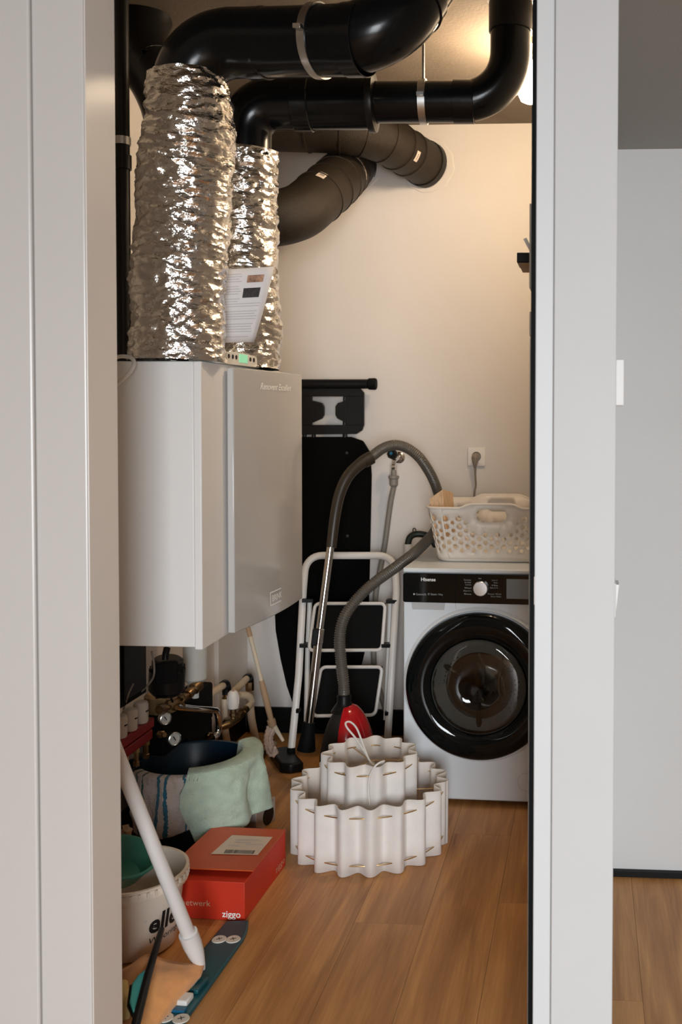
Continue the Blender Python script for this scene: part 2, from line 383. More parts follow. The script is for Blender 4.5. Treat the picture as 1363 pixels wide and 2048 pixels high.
st = struct('edge_strip', MB().box(XG0+0.0003, XG0+0.0039, YF0+0.03, YF1-0.02, 0, 1.60), M['strip_grey'], dfr)
kp = MB().box(XP0-0.0005, XP0+0.0025, YF0-0.0062, YF0-0.004, at(1068, 1208, Y=YF0).z, at(1068, 1152, Y=YF0).z)
struct('strike_plate', kp, mat('strike_plate_metal', (0.42, 0.38, 0.36), 0.4, 0.4), dfr)
# hall: end wall, ceiling, baseboard, and the room with the window behind the camera
struct('wall_hall', MB().box(XP2, 2.6, YH, YH+0.1, 0, 2.7), M['hallwall'])
struct('baseboard_hall', MB().box(XP2, 2.6, YH-0.014, YH, 0, at(1300, 1743, Y=YH-0.014).z), M['baseboard'], bevel=0.0015)
struct('baseboard_pier', MB().box(XP2, XP2+0.003, YF0+0.01, YH-0.015, 0, 0.035), M['baseboard'])
ceil = MB().box(XP2, 2.6, YF1, YH+0.1, ZH, ZH+0.1); ceil.box(-3.0, 2.6, -3.5, YF0-0.02, 2.62, 2.72); ceil.box(XP2, 2.6, YF0-0.02, YF1, ZH, 2.72)
struct('ceiling_hall', ceil, M['hallceil'])
struct('wall_room_left', MB().box(-3.1, -3.0, -3.5, YF0, 0, 2.7), M['hallwall'])
struct('wall_room_right', MB().box(2.6, 2.7, -3.5, YH+0.1, 0, 2.7), M['hallwall'])
wr = MB().box(-3.0, 0.12, -3.5, -3.4, 0, 2.7); wr.box(1.48, 2.6, -3.5, -3.4, 0, 2.7); wr.box(0.12, 1.48, -3.5, -3.4, 0, 0.15); wr.box(0.12, 1.48, -3.5, -3.4, 2.3, 2.7)
struct('wall_room_rear', wr, M['hallwall'])
wf = MB()
for x in (0.12, 0.78, 1.44): wf.box(x, x+0.04, -3.46, -3.40, 0.15, 2.3)
wf.box(0.12, 1.48, -3.46, -3.40, 0.15, 0.19); wf.box(0.12, 1.48, -3.46, -3.40, 2.26, 2.3)
struct('window_1', wf, M['lacquer'])

# hall devices seen edge-on past the pier
t = thing('thermostat', 'white wall thermostat peeking past the right edge of the pier', 'thermostat')
p0, p1 = at(1247, 720, Y=2.45), at(1247, 812, Y=2.45)
MB().box(XP2, p0.x, 2.40, 2.50, p1.z, p0.z).build('housing', M['white_plastic'], t, bevel=0.003)
zb = at(1232, 795, Y=2.40).z
MB().box(XP2+0.004, XP2+0.009, 2.3975, 2.4005, zb-0.008, zb+0.008).build('sensor_slot', M['black'], t)
t = thing('light_switch', 'low white rocker switch on the hall side of the pier', 'switch')
p0, p1 = at(1233, 1165, Y=2.35), at(1231, 1220, Y=2.35)
MB().box(XP2, p0.x-0.003, 2.31, 2.39, p1.z-0.01, p0.z+0.005).build('frame', M['white_plastic'], t, bevel=0.002)
MB().prism([(p0.x-0.003, 2.32, p1.z), (p0.x+0.004, 2.32, p0.z), (p0.x-0.003, 2.32, p0.z)], (0, 0.06, 0)).build('rocker', M['white_plastic'], t)

# ================================================================== VENTILATION UNIT
UX, UY0, UY1 = -1.012, 2.555, 3.225
UZ1, UZ0 = at(400, 722, X=UX).z, at(400, 1303, X=UX).z
t = thing('heat_recovery_unit', 'large white wall-hung ventilation box with curved glossy grey door', 'ventilation unit')
MB().box(XL+0.002, UX-0.022, UY0, UY1, UZ0+0.006, UZ1).build('body', M['unit_white'], t, bevel=0.003)
ys = at(453, 1000, X=UX).y
MB().box(UX-0.0215, UX, UY0-0.003, UY1, UZ0, UZ1).build('front_panel', M['unit_white'], t, bevel=0.003)
# curved door: plan curve between the near and far ends
dn, df = at(468, 1000, X=UX+0.024), at(604, 1000, X=UX+0.062)
DY0, DY1 = dn.y, df.y
def door_x(y):
    k = (y-DY0)/(DY1-DY0); return UX + 0.024 + (0.038)*k + 0.016*math.sin(PI*k)
DZ1, DZ0 = UZ1 - 0.009, UZ0 + 0.006
mb = MB(); nn = 20; a = []; c = []
for i in range(nn+1):
    y = DY0 + (DY1-DY0)*i/nn; a.append((door_x(y), y)); c.append((door_x(y)-0.020, y))
poly = [(x, y, DZ0) for x, y in a] + [(x, y, DZ0) for x, y in reversed(c)]
mb.prism(poly, (0, 0, DZ1-DZ0)).build('door', M['unit_grey'], t, bevel=0.003, angle=25)
MB().box(UX, UX+0.006, ys+0.012, DY1-0.03, UZ0+0.012, UZ1-0.012).build('door_gap_shade', M['gap_shade'], t)  # dark strip painting the shade of the gap behind the door
def on_door(u, v):
    y = DY0+0.1
    for _ in range(12):
        p = at(u, v, X=door_x(y)); y = p.y
    return p
def door_text(s, u0, v0, u1, v1, h, shear, nm, lower=None):
    p0, p1 = on_door(u0, v0), on_door(u1, v1); wd = (p1-p0).length; e = (p1-p0)/wd
    def mp(a, c):
        q = p0 + e*a; return Vector((door_x(q.y)+0.0012, q.y, p0.z + (p1.z-p0.z)*a/wd + c))
    return text_quad(nm, s, p0, e, UP, wd, h, M['white_print'], t, shear, mp)
pz = on_door(519, 778).z
a0, a1 = on_door(519, 778), on_door(581, 778)
wd = a1.y - a0.y
text_quad('lettering', 'Renovent Excellent', a0, (0,1,0), UP, wd, 0.020, M['white_print'], t, 0.35, lambda a_, c_: Vector((door_x(a0.y+a_)+0.0018, a0.y+a_, at(519, 779, X=a0.x).z + c_)), 0.02)
b0, b1 = on_door(543, 1206), on_door(562, 1200)
zb0 = b0.z + 0.004; wb = b1.y - b0.y; hb = 0.019
text_quad('logo', 'BRINK', b0, (0,1,0), UP, wb, hb, M['white_print'], t, 0.0, lambda a_, c_: Vector((door_x(b0.y+a_)+0.0018, b0.y+a_, zb0 + c_)), 0.02)
mb = MB()
def strip(y0, y1, z0, z1): mb.grid([[Vector((door_x(b0.y+y0+(y1-y0)*k_/4)+0.0016, b0.y+y0+(y1-y0)*k_/4, z_)) for k_ in range(5)] for z_ in (z0, z1)])
strip(-0.016, -0.009, zb0-0.012, zb0+hb+0.012); strip(-0.016, wb-0.004, zb0-0.012, zb0-0.008); strip(-0.016, wb-0.004, zb0+hb+0.008, zb0+hb+0.012)
mb.build('logo_frame', M['white_print'], t)
# control panel on top of the unit
XCP = UX + 0.010
q0, q1 = at(441, 730, X=XCP), at(519, 735, X=XCP)
poly = []
L = q1.y - q0.y
for i in range(13):
    k = i/12; poly.append((XCP, q0.y + L*k, UZ1 + 0.032 + 0.006*math.sin(PI*k) - (0.012 if i in (0, 12) else 0)))
poly = [(XCP, q0.y, UZ1+0.0005)] + poly + [(XCP, q1.y, UZ1+0.0005)]
cp = MB().prism(poly, (-0.09, 0, 0)).build('control_panel', M['panel_white'], t, bevel=0.002)
for u in (457, 465, 472, 500, 507):
    p = at(u, 723, X=XCP)
    MB().lathe([(0.0, 0.002), (0.006, 0.002), (0.0065, 0)], (XCP, p.y, UZ1+0.023), (1,0,0), 14).build('button', M['black'], cp)
p0, p1 = at(478, 715, X=XCP), at(494, 715, X=XCP)
MB().box(XCP-0.002, XCP+0.0015, p0.y, p1.y, UZ1+0.010, UZ1+0.034).build('display', M['lcd'], cp)

c0 = at(232, 716, d=2.75)
cb = MB().tube(spline([at(214, 722, d=2.62), at(240, 713, d=2.6), at(262, 716, d=2.58), at(268, 728, d=2.56), at(258, 746, d=2.55), at(234, 768, d=2.56), at(205, 790, d=2.6)], 8), 0.0052, 10).build('white_cable', M['white_cable'])
props(cb, 'white cable looping over the near top edge of the ventilation box', 'cable')

# ================================================================== DUCTS
def foil_duct(path, R, seed, label, rtop=1.0):
    P = resample(spline(path, 10), 0.0042); m = len(P); n = 132; vs = []; off = Vector((seed*7.3, seed*3.1, seed*1.7))
    for i, p in enumerate(P):
        s = i*0.0042
        tx = (P[min(i+1, m-1)] - P[max(i-1, 0)]).normalized(); e1 = (Vector((1,0,0)) - tx*tx.x).normalized(); e2 = tx.cross(e1)
        k = i/(m-1); Rk = R*(1 + (rtop-1)*max(0, (k-0.82)/0.18)) * (1.0 + 0.05*max(0, 1-k*12))
        for j in range(n):
            a = 2*PI*j/n; d = e1*math.cos(a) + e2*math.sin(a)
            q = Vector((d.x*R, d.y*R, s)) + off
            low = noise.noise(Vector((q.x*5, q.y*5, q.z*6)))
            tilt = 0.16*noise.noise(Vector((q.x*6, q.y*6, q.z*3 + 9)))
            wr = 1 - abs(noise.noise(Vector((q.x*8, q.y*8, (q.z+tilt*0.35)*34))))*2
            wr2 = 1 - abs(noise.noise(Vector((q.x*22, q.y*22, (q.z-tilt*0.3)*60 + 5))))*2
            dist, pts = noise.voronoi(Vector((q.x*20, q.y*20, (q.z+tilt*0.2)*38)))
            rad = Rk + 0.013*low + 0.0070*wr + 0.0040*wr2 - 0.0064*(0.5 - min(1, dist[1]-dist[0]))
            vs.append(p + d*rad)
    fs = [(i*n+k, i*n+(k+1)%n, (i+1)*n+(k+1)%n, (i+1)*n+k) for i in range(m-1) for k in range(n)]
    o = MB().add(vs, fs).build('foil_duct', M['foil'], angle=28)
    return props(o, label, 'duct', 'crinkled foil ducts on the unit')
D1 = at(357, 700, d=2.70); D1.z = UZ1 + 0.002
D1t = at(372, 150, d=2.66)
foil_duct([D1, at(360, 560, d=2.70), at(364, 400, d=2.69), at(377, 250, d=2.67), D1t], 0.117, 1, 'wide crinkled silver foil duct nearest the door frame', 0.82)
D2 = at(484, 735, d=3.10); D2.z = UZ1 + 0.002
D2t = at(491, 300, d=3.08)
foil_duct([D2, at(486, 600, d=3.10), at(487, 450, d=3.10), D2t], 0.108, 2, 'narrower crinkled silver foil duct behind the wide one', 0.84)

def clamp(p, axis, R, parent, rod_top=None, wband=0.022):
    ax = Vector(axis).normalized()
    cl = MB().lathe([(R+0.001, -wband/2), (R+0.005, -wband/2), (R+0.005, wband/2), (R+0.001, wband/2)], p, ax, 40).build('clamp', M['zinc'], parent)
    side = ax.cross(UP).normalized()
    for s in (-1, 1):
        MB().obox(Vector(p) + side*s*(R+0.012), side*0.010, UP*0.006, ax*wband*0.5).build('clamp_bolt', M['zinc'], cl, bevel=0.001)
    if rod_top:
        MB().tube([Vector(p) + UP*(R+0.004), Vector((p[0], p[1], rod_top))], 0.0045, 8).build('hanger_rod', M['zinc'], cl)

# wide black pipe off the near duct
t = thing('ventilation_pipe', 'thick glossy black pipe curving from the wide foil duct up into the ceiling', 'pipe')
A0 = D1t + Vector((0, 0, -0.06)); Ac = at(385, 92, d=2.68); A1 = at(560, 86, d=2.64); A2 = at(775, 78, d=2.54); A3 = at(862, -60, d=2.66)
A3b = A3.copy(); A3b.z = ZC + 0.0; 
Ac = Vector((D1t.x, D1t.y, A1.z + 0.005))
A3.z = min(A3.z, ZC-0.02)
pth = resample(fillet([A0, Ac, A1, A2, A3 + (A3-A2).normalized()*0.10], 0.14, 12), 0.012)
pth = [p for p in pth if p.z < ZC-0.001]
MB().tube(pth, 0.0895, 40).build('pipe', M['pvc'], t)
dirA = (A2-A1).normalized()
for p in (at(695, 81, d=2.575), at(500, 88, d=2.655)):
    MB().lathe([(0.0895, -0.001), (0.0925, 0), (0.0925, 0.05), (0.0895, 0.051)], p, dirA, 40).build('collar', M['pvc'], t)
e = (A3-A2).normalized()
MB().lathe([(0.0895, -0.001), (0.0935, 0), (0.0935, 0.035), (0.0895, 0.036)], A2 + e*0.135, e, 40).build('collar', M['pvc'], t)
clamp(at(638, 82, d=2.605), dirA, 0.0905, t, ZC)

# narrower pipe off the far duct
t = thing('ventilation_pipe', 'black pipe stepping from wide to narrow and turning up beside the lamp', 'pipe')
B1 = at(560, 207, d=3.07); B2 = at(745, 205, d=3.06); B3 = at(1020, 203, d=3.05); B4 = at(1020, 20, d=3.05)
Bc = Vector((D2t.x, D2t.y, B1.z)); B0 = D2t + Vector((0, 0, -0.05))
MB().tube(resample(fillet([B0, Bc, B2], 0.10, 10), 0.012), 0.081, 36).build('wide_pipe', M['pvc'], t)
dirB = (B3-B2).normalized(); B4 = Vector((B3.x, B3.y, ZC-0.001))
MB().tube(resample(fillet([B2 - dirB*0.02, B3, B4], 0.155, 14), 0.012), 0.062, 36).build('narrow_pipe', M['pvc'], t)
MB().lathe([(0.081, -0.012), (0.089, -0.012), (0.091, 0.0), (0.089, 0.008), (0.063, 0.012)], B2, dirB, 40).build('flange', M['pvc_dull'], t)
MB().lathe([(0.082, -0.003), (0.086, 0), (0.086, 0.05), (0.082, 0.053)], at(590, 207, d=3.068), dirB, 40).build('collar', M['pvc'], t)
MB().lathe([(0.062, -0.001), (0.066, 0), (0.066, 0.062), (0.062, 0.063)], at(907, 204, d=3.053), dirB, 40).build('collar', M['pvc'], t)
MB().lathe([(0.062, 0), (0.067, 0.0), (0.067, 0.085), (0.062, 0.086)], Vector((B3.x, B3.y, at(1020, 65, d=3.05).z)), UP, 40).build('collar', M['pvc_dull'], t)
MB().lathe([(0.067, 0), (0.072, 0.0), (0.072, 0.006), (0.067, 0.006)], Vector((B3.x, B3.y, ZC-0.012)), UP, 40).build('ceiling_ring', M['zinc'], t)
clamp(at(846, 204, d=3.056), dirB, 0.063, t, ZC)

def foam_duct(pts, R, bend, label, seams):
    t = thing('insulated_duct', label, 'duct', 'foam insulated ducts entering the back wall')
    P = resample(fillet(pts, bend, 10), 0.014)
    MB().tube(P, R, 36).build('duct', M['foam'], t)
    for k in seams:
        i = int(k*(len(P)-1)); ax = (P[min(i+1, len(P)-1)]-P[i-1]).normalized()
        MB().lathe([(R-0.001, -0.004), (R+0.0035, -0.003), (R+0.0035, 0.003), (R-0.001, 0.004)], P[i], ax, 36).build('seam_ring', M['foam'], t)
    w_ = Vector(pts[-1]); ax = (P[-1]-P[-3]).normalized()
    MB().lathe([(R+0.002, -0.03), (R+0.005, -0.03), (R+0.005, 0.0), (R+0.002, 0.0)], w_, ax, 36).build('wall_collar', M['dark_grey'], t)
    return t, P
def sticker(P, k, R, ang, wd, ht, parent):
    i = int(k*(len(P)-1)); ax = (P[min(i+1, len(P)-1)]-P[i-1]).normalized()
    vw = (CAM-P[i]); vw = (vw - ax*vw.dot(ax)).normalized(); sd = ax.cross(vw)
    rows = []
    for r_ in range(2):
        row = []
        for j in range(7):
            a_ = ang + (j/6-0.5)*wd/R
            row.append(P[i] + ax*(r_-0.5)*ht + (vw*math.cos(a_) + sd*math.sin(a_))*(R+0.0015))
        rows.append(row)
    s = MB().grid(rows).build('sticker', M['label_white'], parent)
    mb = MB()
    for q in range(4):
        rr = []
        for r_ in range(2):
            a_ = ang + (q/6-0.25)*wd*0.85/R
            rr.append([P[i] + ax*(r_-0.5)*ht*0.35 + (vw*math.cos(a_+e_) + sd*math.sin(a_+e_))*(R+0.0022) for e_ in (0, 0.0025/R)])
        mb.grid(rr)
    mb.build('barcode', M['ink_black'], s)
W_A = at(853, 330, Y=YB)
tA, PA = foam_duct([at(430, 250, d=4.02), at(735, 258, d=4.0), W_A], 0.098, 0.16, 'brown-black foam duct running behind the pipes into the right hole of the back wall', (0.38, 0.5, 0.58, 0.68, 0.78, 0.86))
sticker(PA, 0.80, 0.098, -0.1, 0.045, 0.024, tA)
W_B = at(705, 330, Y=YB)
tB, PB = foam_duct([at(470, 446, d=3.70), at(592, 432, d=3.76), at(668, 368, d=4.04), W_B], 0.104, 0.08, 'brown-black foam elbow duct rising to the left hole of the back wall', (0.42, 0.52, 0.62, 0.72, 0.84))
sticker(PB, 0.40, 0.104, -0.55, 0.034, 0.045, tB)
sticker(PB, 0.74, 0.104, 0.35, 0.11, 0.022, tB)
# plaster rings around the wall holes
for i_, (w_, rr) in enumerate(((W_A, 0.118), (W_B, 0.122))):
    mb = MB(); prof = []
    vs = []; n_ = 40
    for ring, yy in ((0.09, YB-0.004), (rr, YB-0.004), (rr+0.004, YB-0.0005)):
        for k in range(n_):
            a_ = 2*PI*k/n_; q = ring + (0.010*noise.noise(Vector((math.cos(a_)*3, math.sin(a_)*3, i_))) if ring > 0.1 else 0)
            vs.append((w_.x + q*math.cos(a_), yy, w_.z + q*math.sin(a_)))
    mb.add(vs, [(i*n_+k, i*n_+(k+1) % n_, (i+1)*n_+(k+1) % n_, (i+1)*n_+k) for i in range(2) for k in range(n_)])
    struct('trim_%d' % (4+i_), mb, M['wall'], smooth=True)

# slim pipe and corner pipe at the far left
t = thing('vertical_pipe', 'slim black pipe standing beside the left edge of the door opening', 'pipe')
p0, p1 = at(247, 0, d=2.86), at(247, 715, d=2.86)
MB().tube([(p1.x, p1.y, UZ1+0.001), (p1.x, p1.y, ZC-0.002)], 0.0215, 20).build('pipe', M['pvc_dull'], t)
pc = at(246, 286, d=2.86)
MB().lathe([(0.0215, -0.011), (0.0245, -0.011), (0.0245, 0.011), (0.0215, 0.011)], (p1.x, p1.y, pc.z), UP, 24).build('clamp', M['zinc'], t)
MB().lathe([(0.0215, -0.02), (0.026, -0.02), (0.026, 0.02), (0.0215, 0.02)], (p1.x, p1.y, pc.z-0.06), UP, 24).build('collar', M['pvc_dull'], t)
pp = [at(140, 30, d=3.22), at(255, 90, d=3.16), at(352, 190, d=3.12)]; pl = pp[-1].copy(); pl.z = UZ1+0.002
pp[0].x = XL + 0.12
cp_ = MB().tube(resample(fillet(pp + [pl], 0.16, 10), 0.02), 0.088, 32).build('corner_pipe', M['pvc_dull'])
props(cp_, 'dull black pipe slanting down behind the wide foil duct at top left', 'pipe')

# instruction sheet stuck between the ducts
t = thing('instruction_sheet', 'white printed instruction sheet stuck between the two foil ducts', 'paper')
TL, TR, BR, BL = at(424, 541, d=2.80), at(548, 533, d=2.885), at(508, 684, d=2.885), at(418, 686, d=2.80)
def onp(s_, k_, off=0.0):
    p = TL.lerp(TR, s_).lerp(BL.lerp(BR, s_), k_); n_ = (TR-TL).cross(BL-TL).normalized()
    if n_.dot(CAM-p) < 0: n_ = -n_
    return p + n_*(0.012*math.sin(PI*k_) + off)
MB().grid([[onp(s_/8, k_/8) for s_ in range(9)] for k_ in range(9)]).build('sheet', M['paper'], t, solid=0.0006)
def patch(s0, s1, k0, k1, off, nm, m_): MB().grid([[onp(s0+(s1-s0)*i/3, k0+(k1-k0)*j/3, off) for i in range(4)] for j in range(4)]).build(nm, m_, t)
patch(0.58, 0.86, 0.10, 0.20, 0.0015, 'picture', M['photo_warm']); patch(0.54, 0.84, 0.275, 0.405, 0.0015, 'picture', M['photo_dark'])
mb = MB(); k_ = 0.07
for i in range(26):
    wid = 0.50 if k_ < 0.45 else 0.90
    if i % 5 != 4:
        e_ = wid - random.random()*0.08
        mb.grid([[onp(0.08+(e_-0.08)*a_/3, k_+0.011*b_, 0.0011) for a_ in range(4)] for b_ in range(2)])
    k_ += 0.034
mb.build('printed_text', M['ink'], t)

# lamp: bare bulb on the ceiling
t = thing('ceiling_lamp', 'glowing bulb lamp hanging under the closet ceiling behind the pipe elbow', 'lamp')
lb = at(1062, 207, d=3.42); LZ = lb.z
MB().lathe([(0.0, 0), (0.020, 0.002), (0.036, 0.010), (0.044, 0.028), (0.046, 0.05), (0.044, 0.08), (0.036, 0.11), (0.026, 0.128), (0.020, 0.14)], (lb.x, lb.y, LZ), UP, 28).build('bulb', M['bulb'], t)
MB().lathe([(0.0, ZC-LZ), (0.05, ZC-LZ), (0.048, ZC-LZ-0.02), (0.024, ZC-LZ-0.03), (0.022, 0.141), (0.0, 0.141)], (lb.x, lb.y, LZ), UP, 28).build('lamp_holder', M['white_plastic'], t)

# right-hand wall bits behind the frame edge
t = thing('charger_holder', 'small black holder with brown underside on the right closet wall', 'holder')
h0, h1 = at(1033, 505, Y=2.75), at(1037, 535, Y=2.75); zt = h0.z; zm = at(1034, 525, Y=2.75).z
MB().box(h0.x, XR-0.001, 2.75, 2.86, zm, zt).build('top', M['black'], t, bevel=0.002)
MB().prism([(h0.x+0.003, 2.751, zm-0.0005), (XR-0.001, 2.751, zm-0.0005), (XR-0.001, 2.751, h1.z), (h0.x+0.01, 2.751, h1.z)], (0, 0.10, 0)).build('underside', M['brown_box'], t)
t = thing('wall_bracket', 'grey metal bracket strip on the right closet wall with tilted lever', 'bracket')
for (v0, v1, uu) in ((407, 576, 1058.3), (623, 672, 1058.0)):
    a0, a1 = at(uu, v0, Y=2.10), at(uu, v1, Y=2.10)
    MB().box(a0.x, XR-0.001, 2.10, 2.16, a1.z, a0.z).build('plate', M['grey_metal'], t, bevel=0.001)
a0, a1 = at(1049, 477, Y=2.095), at(1061, 500, Y=2.095)
MB().tube([a0, a1], 0.0035, 8).build('lever', M['grey_metal'], t)

# ================================================================== WASHING MACHINE
# local frame: origin at front-left bottom corner, turned slightly from the wall
MR = math.radians(1.8)
ML = at(806, 1600, d=3.71); ML.z = 0
ex = Vector((math.cos(MR), -math.sin(MR), 0)); ey = Vector((math.sin(MR), math.cos(MR), 0))
MW, MD, MH = 0.595, 0.56, 0.845   # height is read from the front edge below
def mw(x, y, z): return ML + ex*x + ey*y + UP*z
def mface(u, v, y=0.0):
    """pixel -> (x, z) on the machine's front plane"""
    r_ = ray(u, v); p0 = mw(0, y, 0); t_ = (p0-CAM).dot(ey)/r_.dot(ey); q = CAM + r_*t_ - ML
    return q.dot(ex), q.z
MH = mface(900, 1137)[1]
t = thing('washing_machine', 'white front-loading washing machine with black round door under the basket', 'washing machine')
MB().obox(mw(MW/2, MD/2, 0.017+(MH-0.035)/2), ex*MW/2, ey*MD/2, UP*(MH-0.035-0.0)/2).build('cabinet', M['machine'], t, bevel=0.006)
MB().obox(mw(MW/2, MD/2-0.004, MH-0.0085), ex*(MW/2+0.001), ey*(MD/2), UP*0.0085).build('worktop', M['machine'], t, bevel=0.005)
for fx in (0.05, MW-0.05):
    for fy in (0.05, MD-0.05): MB().lathe([(0, 0), (0.022, 0), (0.022, 0.01), (0.012, 0.011), (0.012, 0.018)], mw(fx, fy, 0.0), UP, 16).build('foot', M['black'], t)
_, zp1 = mface(900, 1147); _, zp0 = mface(900, 1205); 
zp1 = min(zp1, MH-0.0175)
rr = roundrect(MW-0.002, zp1-zp0, 0.009)
cpn = MB().prism([mw(MW/2+a, -0.012, (zp0+zp1)/2+b_) for a, b_ in rr], ey*0.0125).build('control_panel', M['gloss_black'], t, bevel=0.0015)
xs, _ = mface(911, 1180)
MB().obox(mw(xs, -0.0125, (zp0+zp1)/2), ex*0.0012, ey*0.001, UP*(zp1-zp0)/2).build('drawer_seam', M['black_matte'], cpn)
def mtext(s, u, v, wpx, hpx, nm='lettering', m_='white_print', par=None, bold=0.0):
    x_, z_ = mface(u, v); k = 3.71/F
    text_quad(nm, s, mw(x_, -0.0132, z_), ex, UP, wpx*k, hpx*k, M[m_], par or cpn, bold=bold)
mtext('Hisense', 843, 1161, 29, 7, bold=0.02)
M['dim_print'] = mat('dim_print', (0.38, 0.40, 0.40), 0.6)
mtext('ConnectLife', 833, 1189, 20, 4, m_='dim_print'); mtext('Steam', 862, 1189, 12, 4, m_='dim_print'); mtext('10kg', 877, 1190, 9, 4, m_='dim_print')
for uu, f_ in ((829, 1), (858, 0)):
    x_, z_ = mface(uu, 1187); rad = 0.0035
    MB().lathe([(0.0 if f_ else rad*0.7, 0.0004), (rad, 0.0004), (rad, 0)], mw(x_, -0.0125, z_), -ey, 14).build('pictogram', M['dim_print'], cpn)
for i, (uu, vv, wd_) in enumerate([(928, 1160, 14), (930, 1165, 12), (931, 1170, 12), (929, 1176, 14), (927, 1182, 16), (929, 1188, 14), (984, 1161, 11), (988, 1166, 8), (984, 1171, 12), (980, 1176, 16), (976, 1188, 26), (982, 1193, 20), (957, 1157, 6)]):
    mtext(['Cotton', 'Eco 40-60', 'Synthetic', 'Wool', 'Spin', 'Rinse', 'Quick 15', 'Baby', 'Mix', 'Sport', 'Power Wash', 'Drum Clean', 'Auto'][i], uu, vv, wd_, 3, m_='dim_print')
x_, z_ = mface(962, 1175)
kn = MB().lathe([(0.0272, 0.0), (0.0272, 0.016), (0.025, 0.019), (0.012, 0.0195), (0.0, 0.0195)], mw(x_, -0.0122, z_), -ey, 40).build('knob', M['silver'], t)
x0, z0 = mface(1013, 1196); x1, z1 = mface(1075, 1158)
MB().obox(mw((x0+x1)/2, -0.0125, (z0+z1)/2), ex*(x1-x0)/2, ey*0.0008, UP*(z1-z0)/2).build('display', M['display'], cpn)
x0, z0 = mface(822, 1217); x1, z1 = mface(890, 1205)
MB().prism([mw(x0, -0.0008, z1-0.002), mw(x1, -0.0008, z1-0.002), mw(x1-0.004, -0.0008, z0-0.003), mw(x0+0.004, -0.0008, z0-0.003)], ey*0.0007).build('drawer_grip', M['machine_grey'], t)
MB().obox(mw(xs, -0.0004, zp0-0.012), ex*0.0008, ey*0.0006, UP*0.011).build('seam', M['machine_grey'], t)
# door
dx, dz = mface(958, 1371); DR = 0.272
DC = mw(dx, 0, dz)
MB().lathe([(DR+0.001, -0.001), (DR+0.016, 0.0005), (DR+0.013, 0.004), (DR+0.004, 0.010), (DR+0.001, 0.004)], DC + UP*0.004 + ex*0.004, -ey, 72).build('door_surround', M['machine'], t, angle=50)
MB().lathe([(DR, 0.0), (DR, 0.020), (DR-0.004, 0.030), (DR-0.020, 0.038), (DR-0.055, 0.041), (DR-0.085, 0.034), (DR-0.098, 0.022), (DR-0.102, 0.002)], DC, -ey, 96).build('door_ring', M['gloss_black'], t, angle=60)
gr = DR-0.100
MB().lathe([(gr+0.004, 0.022), (gr-0.004, 0.029), (gr-0.02, 0.032), (gr*0.6, 0.034), (0.0, 0.035)], DC, -ey, 64).build('door_glass', M['glass'], t, angle=60, solid=0.003)
MB().lathe([(gr+0.003, 0.0), (gr-0.004, -0.0), (gr-0.018, -0.006), (gr-0.03, -0.004), (gr*0.72, -0.0005), (gr*0.70, 0.006), (0, 0.007)], DC, -ey, 64).build('drum_back', M['drum'], t, angle=40)
for k in range(3):
    a_ = math.radians(30 + 120*k)
    c_ = DC + (ex*math.cos(a_) + UP*math.sin(a_))*gr*0.58 - ey*0.009
    rd = (ex*math.cos(a_) + UP*math.sin(a_)); tg = -ex*math.sin(a_) + UP*math.cos(a_)
    pd = MB().tube([c_ - rd*0.045, c_ - rd*0.01, c_ + rd*0.035, c_ + rd*0.05], [0.003, 0.008, 0.011, 0.006], 14).build('paddle', M['drum'], t)
for uu in (966, 1003):
    pts_ = []
    for (du, vv) in ((-8, 1305), (2, 1330), (6, 1360), (2, 1385), (-7, 1402)):
        x_, z_ = mface(uu + (du if uu < 980 else -du*0.6), vv); pts_.append(mw(x_, -0.013, z_))
    MB().tube(spline(pts_, 6), [0.003 + 0.004*math.sin(PI*i/24) for i in range(25)], 10).build('drum_rib', M['zinc'], t)
mb = MB()
for a0_, r0_ in ((150, 0.62), (-15, 0.72)):
    for i in range(5):
        for j in range(7):
            a_ = math.radians(a0_ + (j-3)*7.5 + (i % 2)*3.5); r_ = gr*(r0_-0.16+i*0.075)
            mb.lathe([(0.0028, 0.0), (0.0, 0.0008)], DC + (ex*math.cos(a_) + UP*math.sin(a_))*r_ - ey*0.0082, -ey, 6)
props(mb.build('drum_holes', M['drum_dark'], t), kind='stuff')
x_, z_ = mface(1050, 1564)
MB().lathe([(0.0335, 0.0), (0.0335, 0.0008), (0.0322, 0.0008), (0.0322, 0.0)], mw(x_+0.005, 0, z_), -ey, 40).build('filter_cover', M['machine_grey'], t)

